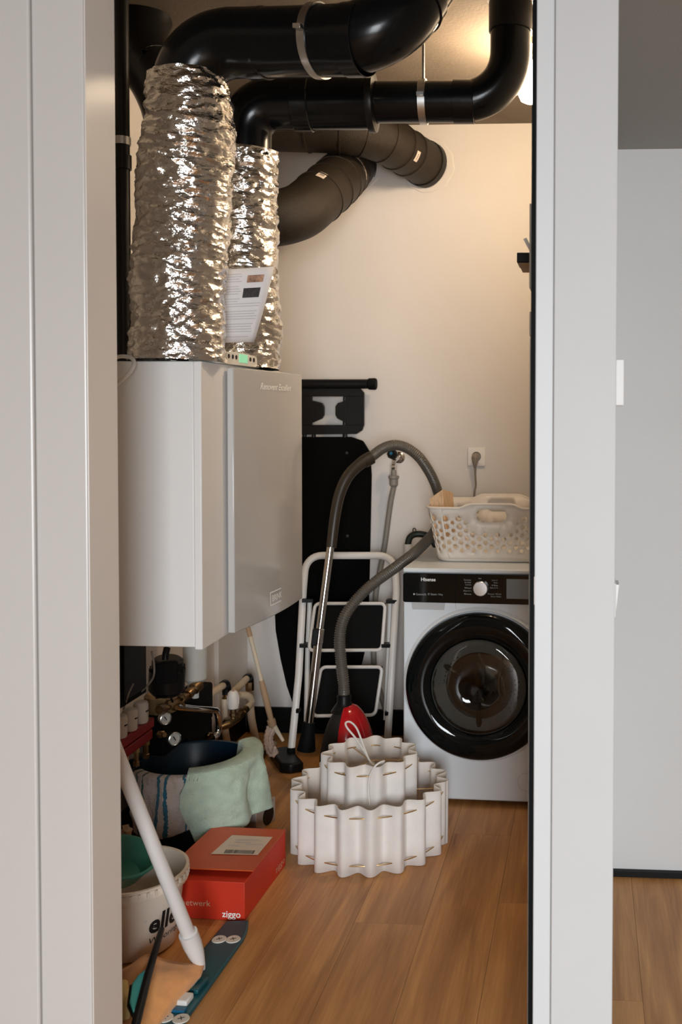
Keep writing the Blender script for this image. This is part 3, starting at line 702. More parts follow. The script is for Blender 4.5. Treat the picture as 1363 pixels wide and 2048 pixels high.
# ================================================================== LAUNDRY BASKET
BX0 = at(846, 1016, d=3.73).x; BX1 = BX0 + 0.50
BY0, BZ0 = 3.735, MH + 0.001
BZ1 = at(880, 1018, d=3.75).z
BW, BD, BH = BX1-BX0, 0.43, BZ1-BZ0
CB = Vector(((BX0+BX1)/2, BY0 + BD/2 + 0.01, 0))
def outline(w_, d_, r_, per):
    """list of (fraction, point) round the rectangle, from the front-left corner going right"""
    segs = []
    hw, hd = w_/2, d_/2
    cor = [(hw-r_, -hd+r_, -90), (hw-r_, hd-r_, 0), (-hw+r_, hd-r_, 90), (-hw+r_, -hd+r_, 180)]
    pts = [(-hw+r_, -hd)]
    lens = [w_-2*r_, d_-2*r_, w_-2*r_, d_-2*r_]
    return cor, lens
def rect_at(s_, w_, d_, r_):
    """s_ in 0..1 around the rim, proportional per side so that all levels line up"""
    cor, lens = outline(w_, d_, r_, 0); arc = r_*PI/2
    W0, D0, R0 = BW, BD, 0.06
    ref = [W0-2*R0, R0*PI/2, D0-2*R0, R0*PI/2]*2; tot = sum(ref); x_ = (s_ % 1.0)*tot
    for i in range(8):
        if x_ <= ref[i] or i == 7: k = min(1, x_/ref[i]); break
        x_ -= ref[i]
    hw, hd = w_/2, d_/2; side = i//2
    if i % 2 == 0:
        a = [(-hw+r_, -hd), (hw, -hd+r_), (hw-r_, hd), (-hw, hd-r_)][side]; b_ = [(hw-r_, -hd), (hw, hd-r_), (-hw+r_, hd), (-hw, -hd+r_)][side]
        return a[0]+(b_[0]-a[0])*k, a[1]+(b_[1]-a[1])*k
    cx_, cy_, a0 = cor[side]; an = math.radians(a0 + 90*k); return cx_ + r_*math.cos(an), cy_ + r_*math.sin(an)
PER = 2*(BW-0.12) + 2*(BD-0.12) + 0.06*PI*2
def bpos(s_, z_, off=0.0):
    k = z_/BH; w_ = BW - 0.075*(1-k) + 2*off; d_ = BD - 0.075*(1-k) + 2*off
    x_, y_ = rect_at(s_/PER, w_, d_, 0.05 + 0.01*k); return Vector((CB.x + x_, CB.y + y_, BZ0 + z_))
front_c = (BW-0.12)/2; back_c = (BW-0.12) + 0.06*PI/2*2 + (BD-0.12) + (BW-0.12)/2
def top_z(s_):
    for c_ in (front_c, back_c):
        d_ = abs(s_-c_)
        if d_ < 0.125:
            return BH + 0.016*(1 if d_ < 0.07 else (0.5+0.5*math.cos(PI*(d_-0.07)/0.055)))
    return BH
holes = []   # (s, z, r)
ncol = 2*int(PER/0.0258/2); stp = PER/ncol
for c_ in range(ncol):
    s_ = (c_+0.35)*stp
    near = min(abs(s_-front_c), abs(s_-back_c))
    for i in range(6):
        if c_ % 2 == 0: z_ = BH - 0.040 - i*0.031; r_ = 0.0116 - i*0.0009
        else: z_ = BH - 0.056 - i*0.031; r_ = 0.0070 + i*0.0009
        if z_ < 0.032 or (near < 0.085 and z_ > BH-0.088): continue
        holes.append((s_, z_, r_))
slots = [front_c, back_c]
pts = []; edges = []
def loop(lst):
    o_ = len(pts); pts.extend(Vector(p) for p in lst); n_ = len(lst); edges.extend((o_+i, o_+(i+1) % n_) for i in range(n_))
nb = 150
loop([(PER*i/nb, 0.012) for i in range(nb+1)] + [(PER*(nb-i)/nb, top_z(PER*(nb-i)/nb)) for i in range(nb+1)])
for (s_, z_, r_) in holes: loop([(s_+r_*math.cos(2*PI*k/12), z_+r_*math.sin(2*PI*k/12)) for k in range(12)])
for c_ in slots: loop([(c_+a, BH-0.028+b_) for a, b_ in roundrect(0.118, 0.050, 0.0245, 6)])
for i in range(nb*1):
    for z_ in (BH*0.12, BH*0.93):
        pts.append(Vector((PER*(i+0.5)/nb, z_)))
vco, _, tris, _, _, _ = geometry.delaunay_2d_cdt([Vector((p.x, p.y)) for p in pts], edges, [], 0, 1e-6)
def in_hole(x_, y_):
    if y_ > top_z(x_) or y_ < 0.011: return True
    for (s_, z_, r_) in holes:
        if abs(x_-s_) < r_ and (x_-s_)**2 + (y_-z_)**2 < (r_*0.95)**2: return True
    for c_ in slots:
        dx_, dy_ = abs(x_-c_), abs(y_-(BH-0.028))
        if dy_ < 0.0245 and dx_ < 0.0345 + math.sqrt(max(0, 0.0245**2-dy_*dy_)): return True
    return False
fs = [f for f in tris if not in_hole(sum(vco[i].x for i in f)/3, sum(vco[i].y for i in f)/3)]
mb = MB(); mb.add([bpos(min(max(v.x, 0), PER*0.99999), v.y) for v in vco], fs)
t = thing('laundry_basket', 'off-white plastic laundry basket with round holes on the washing machine', 'basket')
MB.build(mb, 'perforated_wall', M['basket'], t, solid=0.003, angle=60)
MB().tube([bpos(PER*i/180, top_z(PER*i/180), 0.003) + UP*0.001 for i in range(180)], 0.0045, 8, closed=True).build('rim', M['basket'], t)
base = [bpos(PER*i/60, 0.0) for i in range(60)]
mb = MB(); n_ = 60
rings = [[bpos(PER*i/60, 0.014) for i in range(60)], [bpos(PER*i/60, 0.006, -0.003) for i in range(60)], [bpos(PER*i/60, 0.0, -0.012) for i in range(60)]]
vs = [p for r_ in rings for p in r_]
mb.add(vs, [(a*n_+k, a*n_+(k+1) % n_, (a+1)*n_+(k+1) % n_, (a+1)*n_+k) for a in range(2) for k in range(n_)] + [tuple(range(2*n_, 3*n_))])
mb.build('bottom', M['basket'], t, solid=0.003, angle=60)
# wood block leaning in the basket
c0, c1, c2 = at(858, 997, d=3.86), at(884, 979, d=3.85), at(905, 984, d=3.93)
dn_ = Vector((0.012, 0.02, -0.155))
wb = MB(); wb.add([c0, c1, c2, c0 + (c2-c1), c0+dn_, c1+dn_, c2+dn_, c0+(c2-c1)+dn_], [(0,1,2,3), (4,5,6,7), (0,1,5,4), (1,2,6,5), (2,3,7,6), (3,0,4,7)])
props(wb.build('wood_block', M['wood_pale'], bevel=0.002), 'pale wooden block sticking out of the laundry basket', 'wood block')

# ================================================================== IRONING BOARD
YI = YB - 0.075
t = thing('ironing_board', 'folded black ironing board leaning upright against the back wall', 'ironing board')
def ib(u, v, y=YI): return at(u, v, Y=y)
prof = [(556, 1180), (548, 1215), (550, 1262), (560, 1320), (572, 1372), (590, 1425), (612, 1452), (640, 1462), (668, 1450), (694, 1415), (712, 1370), (726, 1310), (735, 1220), (738, 1100), (741, 950), (738, 905), (724, 882), (700, 874), (590, 874), (570, 882), (560, 905), (556, 960)]
MB().prism([ib(u, v) for u, v in prof], (0, 0.028, 0)).build('board', M['black_cloth'], t, bevel=0.006)
# iron rest: rounded frame with two tabs
def bar(uvs, r_, nm, closed=False, y=YI, sq=None): return MB().tube([ib(u, v, y) for u, v in uvs], r_, 10, closed=closed).build(nm, M['black'], t)
rest = MB()
outer = [(562, 776), (716, 776), (724, 782), (727, 794), (727, 846), (722, 860), (710, 867), (600, 870), (575, 870), (562, 866)]
inner = [(600, 793), (693, 793), (693, 850), (600, 850)]
for quad in ([(562, 776), (718, 776), (727, 785), (727, 793), (562, 793)], [(562, 850), (727, 850), (723, 861), (712, 868), (562, 870)], [(690, 792.5), (727, 792.5), (727, 850.5), (690, 850.5)], [(562, 792.5), (623, 792.5), (623, 850.5), (562, 850.5)]):
    rest.prism([ib(u, v) for u, v in quad], (0, 0.018, 0))
rest.build('iron_rest', M['black'], t, bevel=0.002)
for s_ in ([(622, 801), (643, 806), (647, 813), (647, 830), (643, 837), (622, 846)], [(692, 801), (675, 806), (670, 813), (670, 830), (674, 837), (692, 846)]):
    MB().prism([ib(u, v, YI-0.004) for u, v in s_], (0, 0.02, 0)).build('rest_tab', M['black'], t, bevel=0.002)
for uu in (627, 690): MB().tube([ib(uu, 866, YI+0.01), ib(uu, 878, YI+0.012)], 0.009, 10).build('hinge', M['black'], t)
MB().tube([ib(560, 768), ib(735, 768)], 0.021, 18).build('foot_bar', M['black'], t)
pe = ib(736, 768)
MB().lathe([(0.022, 0), (0.025, 0.003), (0.026, 0.03), (0.023, 0.036), (0.0, 0.036)], pe, (1, 0, 0), 20).build('end_cap', M['black_matte'], t)
for (uu, vv) in ((693, 906), (694, 1072)): MB().lathe([(0, 0.002), (0.006, 0.001), (0.007, 0)], ib(uu, vv, YI-0.0005), (0, -1, 0), 12).build('rivet', M['dark_grey'], t)
for uu in (610, 690): MB().tube([ib(uu, 768, YI+0.012), ib(uu-4, 1100, YI+0.045)], 0.009, 10).build('leg', M['black'], t)

# ================================================================== SOCKET, PLUG, TAP, HOSES on the back wall
t = thing('wall_socket', 'white square wall socket with plug above the laundry basket', 'socket')
s0, s1 = at(935, 895, Y=YB), at(970, 932, Y=YB); sc_ = (s0+s1)/2; hw = (s1.x-s0.x)/2; hh = (s0.z-s1.z)/2
MB().box(sc_.x-hw, sc_.x+hw, YB-0.010, YB-0.0005, sc_.z-hh, sc_.z+hh).build('cover_frame', M['socket'], t, bevel=0.003)
MB().box(sc_.x-hw*0.78, sc_.x+hw*0.78, YB-0.012, YB-0.0102, sc_.z-hh*0.78, sc_.z+hh*0.78).build('inner_plate', M['socket'], t, bevel=0.001)
MB().lathe([(0.0205, 0), (0.0205, 0.0012), (0.018, 0.0012), (0.0175, 0)], (sc_.x, YB-0.0121, sc_.z+0.002), (0, -1, 0), 28).build('contact_well', M['dark_grey'], t)
t = thing('power_plug', 'grey plug and cord hanging from the wall socket', 'plug')
MB().tube([(sc_.x-0.001, YB-0.0135, sc_.z+0.002), (sc_.x-0.001, YB-0.032, sc_.z+0.002), (sc_.x-0.002, YB-0.042, sc_.z-0.004), (sc_.x-0.002, YB-0.044, sc_.z-0.026), (sc_.x-0.002, YB-0.040, sc_.z-0.044)], [0.0175, 0.0175, 0.0165, 0.012, 0.006], 18).build('plug_body', M['plug'], t)
for k in range(3): MB().lathe([(0.0045, 0), (0.0066, 0.001), (0.0066, 0.003), (0.0045, 0.004)], (sc_.x-0.002, YB-0.040, sc_.z-0.058+k*0.006), UP, 12).build('strain_relief', M['plug'], t)
pe = at(948, 990, Y=YB-0.03)
MB().tube(spline([(sc_.x-0.002, YB-0.040, sc_.z-0.042), (sc_.x-0.001, YB-0.036, sc_.z-0.09), (sc_.x, YB-0.03, sc_.z-0.13), (pe.x, YB-0.03, pe.z), (pe.x-0.02, YB-0.03, pe.z-0.25), (pe.x-0.03, YB-0.03, 0.4)], 8), 0.0045, 10).build('cord', M['plug'], t)

t = thing('wall_tap', 'small wall tap with black blue-dotted knob behind the vacuum hose', 'tap')
w0 = at(798, 915, Y=YB)
MB().lathe([(0.0, 0.014), (0.014, 0.013), (0.026, 0.004), (0.027, 0.0)], (w0.x, YB, w0.z), (0, -1, 0), 24).build('rosette', M['chrome'], t)
tb = at(788, 921, Y=YB-0.075)
MB().tube([(w0.x, YB-0.005, w0.z), (w0.x-0.002, YB-0.05, w0.z-0.003), (tb.x, YB-0.075, tb.z)], 0.010, 14).build('tap_body', M['chrome'], t)
k0 = at(781, 906, Y=YB-0.10)
MB().lathe([(0.0, 0.0), (0.014, 0.0), (0.0225, 0.006), (0.0225, 0.026), (0.017, 0.034), (0.009, 0.0345), (0.0, 0.0345)], k0 + Vector((0.006, 0.03, -0.01)), (-0.12, -0.95, 0.25), 8).build('knob', M['black'], t)
ka = Vector((-0.12, -0.95, 0.25)).normalized()
MB().lathe([(0, 0.001), (0.0065, 0.001), (0.007, 0)], k0 + Vector((0.006, 0.03, -0.01)) + ka*0.0346, ka, 14).build('cold_mark', M['blue_dot'], t)
n0 = at(787, 935, Y=YB-0.08)
MB().tube([(tb.x, YB-0.075, tb.z), (n0.x, YB-0.08, n0.z+0.012)], 0.009, 14).build('spout', M['chrome'], t)
MB().lathe([(0.0, 0.013), (0.013, 0.013), (0.015, 0.010), (0.015, -0.008), (0.012, -0.011)], n0, UP, 6).build('nut', M['chrome'], t)
t = thing('inlet_hose', 'grey washing machine inlet hose hanging from the wall tap', 'hose')
MB().lathe([(0.011, 0.0), (0.012, -0.012), (0.011, -0.024), (0.023, -0.026), (0.023, -0.036), (0.019, -0.040), (0.019, -0.066), (0.013, -0.074), (0.010, -0.078)], n0 - UP*0.011, UP, 24).build('stop_valve', M['grey_hose'], t)
hs = n0 - UP*0.085
MB().tube(spline([hs, at(780, 1010, Y=YB-0.075), at(769, 1090, Y=YB-0.07), at(758, 1150, Y=YB-0.065), at(750, 1205, Y=YB-0.06), at(748, 1330, Y=YB-0.06), at(770, 1420, Y=YB-0.05)], 10), 0.0118, 14).build('hose', M['grey_hose'], t)

t = thing('drain_hose', 'dark U-shaped drain hose hooked into white standpipe behind the machine', 'hose')
d0, d1, d2, d3 = at(815, 1090, Y=4.30), at(820, 1074, Y=4.30), at(835, 1068, Y=4.30), at(858, 1074, Y=4.31)
MB().tube(spline([d0 - UP*0.02, d0, d1, d2, d3, at(875, 1098, Y=4.31)], 8), 0.0145, 14).build('hose_bend', M['dark_green'], t)
MB().tube([(d0.x, 4.30, 0.001), (d0.x, 4.30, at(815, 1088, Y=4.30).z)], 0.019, 20).build('standpipe', M['white_plastic'], t)
q = at(828, 1062, Y=4.30)
MB().tube(spline([q + Vector((-0.007, 0, -0.004)), q + Vector((-0.004, 0, 0.010)), q + Vector((0.004, 0, 0.010)), q + Vector((0.008, 0, -0.004))], 5), 0.0025, 8).build('hook', M['dark_green'], t)

# ================================================================== STEP LADDER (folded, leaning on the back)
t = thing('step_ladder', 'folded white step ladder with black treads behind the vacuum cleaner', 'step ladder')
def lad(u, v, y=4.10): return at(u, v, Y=y)
yl = lambda v: 4.23 - (v-1110)/390*0.20
fr = [lad(582, 1500, yl(1500)), lad(597, 1350, yl(1350)), lad(606, 1180, yl(1180)), lad(612, 1111, yl(1111)), lad(788, 1111, yl(1111)), lad(792, 1180, yl(1180)), lad(782, 1350, yl(1350)), lad(774, 1490, yl(1490))]
pf = fr[:3] + arc_corner(fr[2], fr[3], fr[4], 0.07, 8) + arc_corner(fr[3], fr[4], fr[5], 0.07, 8) + fr[5:]
MB().tube(pf, 0.0155, 12, sq=(0.75, 1.0)).build('front_frame', M['ladder_white'], t)
for a_ in ([(619, 1205), (615, 1300), (612, 1445)], [(780, 1200), (777, 1290), (771, 1440)]):
    MB().tube([lad(u, v, yl(v)+0.035) for u, v in a_], 0.0105, 10).build('rear_leg', M['ladder_white'], t)
for q4 in (([(630, 1207), (770, 1207), (763, 1300), (617, 1301)]), ([(642, 1334), (764, 1334), (750, 1430), (624, 1432)])):
    P4 = [lad(u, v, yl(v)-0.015) for u, v in q4]; path = []
    for i in range(4): path += arc_corner(P4[i-1], P4[i], P4[(i+1) % 4], 0.022, 5)
    s_ = MB().tube(path, 0.0072, 10, closed=True).build('step', M['ladder_white'], t)
    MB().prism([lad(u, v, yl(v)-0.010) for u, v in q4], (0, 0.012, 0)).build('tread', M['black_matte'], s_)
for (u0, u1, v) in ((606, 628, 1200), (601, 621, 1290), (773, 795, 1202), (764, 782, 1290), (594, 600, 1420), (771, 779, 1425)):
    p0, p1 = lad(u0, v, yl(v)-0.008), lad(u1, v, yl(v)+0.01)
    MB().obox((p0+p1)/2, (p1-p0)/2, Vector((0, 0.02, 0)), UP*0.0075).build('bracket', M['black'], t)
for p in (fr[0], fr[-1]): MB().tube([p + UP*0.01, Vector((p.x, p.y-0.005, 0.001))], [0.017, 0.019], 12).build('foot', M['black_matte'], t)

# ================================================================== VACUUM CLEANER
t = thing('vacuum_cleaner', 'red and black vacuum cleaner with looping grey hose beside the step ladder', 'vacuum cleaner')
VC = at(694, 1450, d=3.72); VC.z = 0
def blob(c, rx, ry, z0, z1, a0, a1, grow, nm, m_, pw=2.6, n=30, k=22, zlo=0.0):
    rows = []
    for i in range(k+1):
        h_ = zlo + (1-zlo)*i/k; z_ = z0 + (z1-z0)*h_
        prof = (1 - h_**pw)**(1/2.0) if h_ < 1 else 0.0
        prof *= 0.90 + 0.10*min(1, h_*3)
        rows.append([(c.x + (rx+grow)*prof*math.cos(math.radians(a0+(a1-a0)*j/n)), c.y + (ry+grow)*prof*math.sin(math.radians(a0+(a1-a0)*j/n)), z_ + grow*(0.8 if h_ > 0.5 else 0)) for j in range(n+1)])
    return MB().grid(rows).build(nm, m_, t, angle=70)
blob(VC, 0.108, 0.115, 0.004, 0.365, 0, 360, 0, 'body', M['dark_grey'])
rdc = blob(VC, 0.108, 0.115, 0.004, 0.365, -98, 40, 0.006, 'red_cover', M['vac_red'], zlo=0.15)
MB().lathe([(0.05, -0.03), (0.036, -0.01), (0.026, 0.005), (0.026, 0.028), (0.022, 0.034)], (VC.x-0.012, VC.y, 0.365), (0, 0, 1), 24).build('hose_socket', M['black'], t)
for s_ in (-1, 1):
    MB().lathe([(0.0, -0.014), (0.045, -0.014), (0.05, 0), (0.045, 0.014), (0.0, 0.014)], (VC.x + s_*0.092, VC.y-0.03, 0.052), (1, 0, 0), 24).build('wheel', M['black'], t)
hz = Vector((VC.x-0.012, VC.y, 0.395))
# ribbed hose
hp = [hz - UP*0.01, at(687, 1370, d=3.74), at(682, 1325, d=3.74), at(679, 1275, d=3.74), at(688, 1235, d=3.75), at(712, 1200, d=3.77), at(745, 1168, d=3.80), at(790, 1135, d=3.86), at(828, 1106, d=3.94), at(851, 1084, d=4.04), at(868, 1064, d=4.17), at(881, 1036, d=4.25), at(880, 1005, d=4.265), at(871, 972, d=4.24), at(858, 944, d=4.20), at(838, 915, d=4.15), at(815, 897, d=4.12), at(790, 890, d=4.09), at(765, 897, d=4.06), at(738, 917, d=4.02)]
P = resample(spline(hp, 12), 0.0021); rl = [0.0218 if (i % 4) in (0, 1) else 0.0178 for i in range(len(P))]
MB().tube(P, rl, 18).build('hose', M['hose'], t, angle=80)
gp = spline([at(742, 914, d=4.02), at(722, 926, d=4.0), at(697, 950, d=3.97), at(680, 985, d=3.95), at(670, 1030, d=3.93), at(662, 1095, d=3.91)], 8)
gp = gp; L_ = len(gp)
MB().tube(gp, [0.0255 - 0.006*(i/(L_-1)) for i in range(L_)], 18).build('handle', M['hose_handle'], t)
MB().lathe([(0.0235, -0.02), (0.0275, -0.018), (0.0275, 0.018), (0.0235, 0.02)], at(735, 919, d=4.015), (gp[0]-gp[4]), 20).build('swivel_ring', M['hose_handle'], t)
tb_ = [at(661, 1090, d=3.91), at(637, 1275, d=3.88)]; tb2 = [at(637, 1275, d=3.88), at(617, 1455, d=3.86)]
MB().tube(tb_, 0.0148, 20).build('upper_tube', M['chrome'], t)
MB().tube(tb2, 0.0165, 20).build('lower_tube', M['chrome'], t)
ax_ = (tb2[1]-tb2[0]).normalized()
MB().lathe([(0.0165, -0.035), (0.019, -0.033), (0.019, 0.02), (0.0165, 0.022)], tb2[0], ax_, 20).build('slide_lock', M['chrome'], t)
lk = at(630, 1274, d=3.86)
MB().obox(lk, CRT*0.012, FWD*0.010, ax_*0.033).build('lock_button', M['black'], t, bevel=0.004)
nz = at(617, 1455, d=3.86); nb_ = at(612, 1505, d=3.86)
MB().tube([nz - ax_*0.02, nz + ax_*0.02, nb_ + Vector((0, 0, 0.01))], [0.022, 0.026, 0.036], 18).build('nozzle_neck', M['black_matte'], t)
n1_ = at(560, 1497, Z=0.03)
nzb = Vector((nb_.x, nb_.y, 0.0)); dv = (Vector((n1_.x, n1_.y, 0)) - nzb); dv.normalize(); sv = Vector((-dv.y, dv.x, 0))
fl = at(573, 1520, Z=0.015); fl.z = 0
MB().prism([fl + dv*a + sv*b_ for a, b_ in ((-0.13, -0.035), (0.09, -0.035), (0.10, 0.0), (0.09, 0.05), (-0.10, 0.055), (-0.13, 0.02))], UP*0.042).build('floor_nozzle', M['black'], t, bevel=0.010, seg=3)

# ================================================================== LAMPSHADE
t = thing('pleated_lampshade', 'cream double-ring pleated lampshade standing on the floor with white cord', 'lampshade')
LC = at(738, 1690, Z=0.0); 
fr_ = at(713, 1757, Z=0.0); LC = fr_ + Vector((fw0.x, fw0.y, 0))*0.262
def pleat(R, amp, npl, z0, z1, nm, ph, sharp=0.35):
    rows = []; n_ = npl*16
    for z_ in (z0, z0+(z1-z0)*0.33, z0+(z1-z0)*0.66, z1):
        row = []
        for j in range(n_+1):
            a_ = 2*PI*j/n_; x_ = npl*a_ + ph; w_ = math.tanh(1.5*math.sin(x_))/math.tanh(1.5)
            rr_ = R + amp*w_ + 0.0025*noise.noise(Vector((math.cos(a_)*4, math.sin(a_)*4, ph+z_*3)))
            da = 0.28/npl*math.sin(2*x_)
            row.append((LC.x + rr_*math.cos(a_+da), LC.y + rr_*math.sin(a_+da), z_))
        rows.append(row)
    return MB().grid(rows).build(nm, M['felt'], t, solid=0.0035, angle=80)
pleat(0.244, 0.0185, 18, 0.0015, 0.214, 'outer_shade', 0.6)
pleat(0.146, 0.0150, 11, 0.098, 0.312, 'inner_shade', 2.2)
for R_, z_ in ((0.249, 0.032), (0.249, 0.182), (0.150, 0.128), (0.150, 0.280)):
    MB().tube([(LC.x + R_*math.cos(2*PI*k/72), LC.y + R_*math.sin(2*PI*k/72), z_) for k in range(72)], 0.0019, 8, closed=True).build('brass_rod', M['gold'], t)
for k in range(3):
    a_ = 2*PI*k/3 + 0.1
    MB().tube([(LC.x, LC.y, 0.280), (LC.x + 0.150*math.cos(a_), LC.y + 0.150*math.sin(a_), 0.280)], 0.0018, 8).build('spoke', M['gold'], t)
    MB().tube([(LC.x + 0.150*math.cos(a_), LC.y + 0.150*math.sin(a_), 0.180), (LC.x + 0.249*math.cos(a_), LC.y + 0.249*math.sin(a_), 0.182)], 0.0018, 8).build('spoke', M['gold'], t)
MB().lathe([(0.0, 0), (0.019, 0), (0.019, 0.05), (0.010, 0.062), (0, 0.062)], (LC.x, LC.y, 0.215), UP, 18).build('lamp_socket', M['white_plastic'], t)
cpt = [Vector((LC.x, LC.y, 0.276)), at(743, 1533, d=3.36), at(731, 1508, d=3.33), at(712, 1478, d=3.31), at(694, 1456, d=3.31), at(691, 1446, d=3.32), at(700, 1444, d=3.33), at(713, 1457, d=3.34), at(726, 1490, d=3.33), at(738, 1520, d=3.30), at(752, 1534, d=3.27), at(768, 1522, d=3.22), at(752, 1530, d=3.20), at(740, 1550, d=3.20), at(736, 1578, d=3.20), at(739, 1610, d=3.20)]
MB().tube(spline(cpt, 8), 0.0033, 10).build('cord', M['white_cable'], t)

# ================================================================== PIPEWORK UNDER THE UNIT
XW = XL + 0.13
def pw(u, v, x=XW): return at(u, v, X=x)
t = thing('white_vessel', 'pale grey cylindrical vessel hanging below the ventilation unit', 'vessel')
vt = pw(390, 1300, XL+0.16); r_ = 24.0*(vt-CAM).dot(FWD)/F
zb_ = pw(390, 1368, XL+0.16).z
MB().lathe([(r_, UZ0-vt.z+0.004), (r_, UZ0-vt.z-0.03), (r_*1.01, UZ0-vt.z-0.031), (r_*0.97, -0.045), (r_*0.94, zb_-vt.z+0.02), (r_*0.55, zb_-vt.z), (0, zb_-vt.z-0.002)], vt, UP, 32).build('tank', M['vessel'], t)
MB().lathe([(r_*0.50, 0.004), (r_*0.62, 0.0), (r_*0.62, -0.012), (r_*0.3, -0.016), (r_*0.28, -0.05), (0, -0.05)], (vt.x, vt.y, zb_), UP, 20).build('outlet', M['vessel'], t)
vy = Vector((vt.x, vt.y, zb_-0.055))
t = thing('drain_valve', 'dark brass valve and pipe under the pale grey vessel', 'valve')
MB().lathe([(0.0, 0.0), (0.016, 0.001), (0.018, 0.012), (0.015, 0.03), (0.021, 0.034), (0.021, 0.066), (0.017, 0.07), (0.0, 0.07)], pw(375, 1390, XL+0.16), (0.25, 0.9, 0.35), 16).build('valve_body', M['copper_dark'], t)
MB().tube([pw(378, 1388, XL+0.16), pw(360, 1400, XL+0.15), pw(340, 1412, XL+0.14), pw(318, 1420, XL+0.14)], [0.012, 0.014, 0.012, 0.014], 14).build('pipe', M['copper_dark'], t)
for k in (0.3, 0.65): MB().lathe([(0.013, -0.006), (0.019, -0.006), (0.019, 0.006), (0.013, 0.006)], pw(378, 1388, XL+0.16).lerp(pw(318, 1420, XL+0.14), k), pw(378, 1388)-pw(318, 1420), 6).build('nut', M['copper_dark'], t)

t = thing('circulation_pump', 'black round pump housing under the ventilation unit', 'pump')
pc_ = pw(334, 1348, XL+0.16)
MB().lathe([(0, 0.055), (0.040, 0.055), (0.050, 0.048), (0.052, 0.02), (0.058, 0.018), (0.058, -0.05), (0.046, -0.066), (0.030, -0.072), (0, -0.072)], pc_, (0.10, -0.12, 1), 28).build('housing', M['black'], t)
MB().obox(pc_ + Vector((0.02, -0.055, 0.02)), (0.03, 0.02, 0), (-0.008, 0.012, 0), (0, 0, 0.035)).build('terminal_box', M['black_matte'], t, bevel=0.004)
for k in range(8):
    a_ = 2*PI*k/8; MB().lathe([(0.0, 0.0), (0.007, 0), (0.007, 0.008), (0, 0.008)], pc_ + Vector((math.cos(a_)*0.053 + 0.002, math.sin(a_)*0.053 - 0.002, 0.018)), UP, 8).build('bolt', M['black_matte'], t)
MB().tube([pw(330, 1320, XL+0.17), pw(331, 1308, XL+0.17), pw(334, 1296, XL+0.17)], 0.011, 12).build('gland', M['black'], t)
MB().tube(spline([pw(312, 1396, XL+0.17), pw(348, 1390, XL+0.18), pw(338, 1383, XL+0.18), pw(345, 1404, XL+0.18)], 6), 0.003, 8).build('cable', M['black_matte'], t)
t = thing('control_box', 'black box behind the door frame under the ventilation unit', 'box')
b0_, b1_ = pw(238, 1302, XL+0.20), pw(294, 1385, XL+0.20)
MB().box(XL+0.03, XL+0.20, b0_.y, b1_.y, b1_.z, UZ0+0.004).build('case', M['black_matte'], t, bevel=0.006)
MB().box(XL+0.201, XL+0.206, b0_.y+0.02, b1_.y-0.02, b1_.z+0.02, UZ0-0.02).build('lid', M['black'], t, bevel=0.002)
cbl = MB().tube(spline([pw(303, 1303, XL+0.2), pw(308, 1330, XL+0.2), pw(306, 1355, XL+0.2), pw(288, 1378, XL+0.2), pw(268, 1392, XL+0.19)], 8), 0.0032, 8).build('thin_cable', M['grey_hose'])
props(cbl, 'thin grey cable hanging between the black box and the pump', 'cable')
cbl = MB().tube(spline([pw(266, 1368, XL+0.215), pw(258, 1385, XL+0.215), pw(252, 1402, XL+0.2), pw(247, 1418, XL+0.19)], 8), 0.003, 8).build('thin_cable', M['grey_hose'])
props(cbl, 'thin grey cable dropping to the leftmost white valve cap', 'cable')

t = thing('heating_manifold', 'dark red heating manifold with white valve caps at the door frame', 'manifold')
def bar2(u0, v0, u1, v1, x0, h, nm, m_, dep=0.03):
    a, c = pw(u0, v0, x0), pw(u1, v1, x0); o_ = Vector((-dep, 0, 0)); hz_ = UP*h/2
    mb = MB(); mb.prism([a+hz_, c+hz_, c-hz_, a-hz_], o_); return mb.build(nm, m_, t, bevel=0.003)
z1_ = pw(309, 1446).z; z2_ = pw(309, 1466).z
yA, yB_ = pw(225, 1470).y, pw(309, 1446).y
MB().box(XW-0.04, XW, yA, yB_, z1_-0.012, z1_+0.020).build('upper_rail', M['manifold_red'], t, bevel=0.004)
MB().box(XW-0.04, XW-0.004, yA, yB_-0.004, z1_-0.050, z1_-0.018).build('lower_rail', M['manifold_red'], t, bevel=0.004)
for i, uu in enumerate((246, 267, 289)):
    p_ = pw(uu, 1440, XW-0.005); zc = z1_ + 0.021
    cpq = MB().lathe([(0.020, 0), (0.023, 0.004), (0.024, 0.058), (0.021, 0.068), (0.010, 0.072), (0, 0.072)], (p_.x-0.012, p_.y, zc), UP, 12).build('valve_cap', M['cap_white'], t, bevel=0.0015)
    MB().obox((p_.x-0.012+0.0225, p_.y-0.004, zc+0.040), (0.002, 0, 0), (0, 0.007, 0), (0, 0, 0.0018)).build('cap_mark', M['black'], cpq)
for uu in (250, 272, 292):
    p_ = pw(uu, 1470, XW-0.02)
    MB().lathe([(0.008, 0.0), (0.012, -0.002), (0.012, -0.016), (0.008, -0.018), (0.008, -0.045), (0.011, -0.047), (0.011, -0.06)], (p_.x, p_.y, z1_-0.05), UP, 6).build('outlet_nut', M['brass'], t)
    MB().tube([(p_.x, p_.y, z1_-0.108), (XL+0.02, p_.y, 0.29)], 0.0085, 10).build('outlet_tube', M['tub_blue'], t)

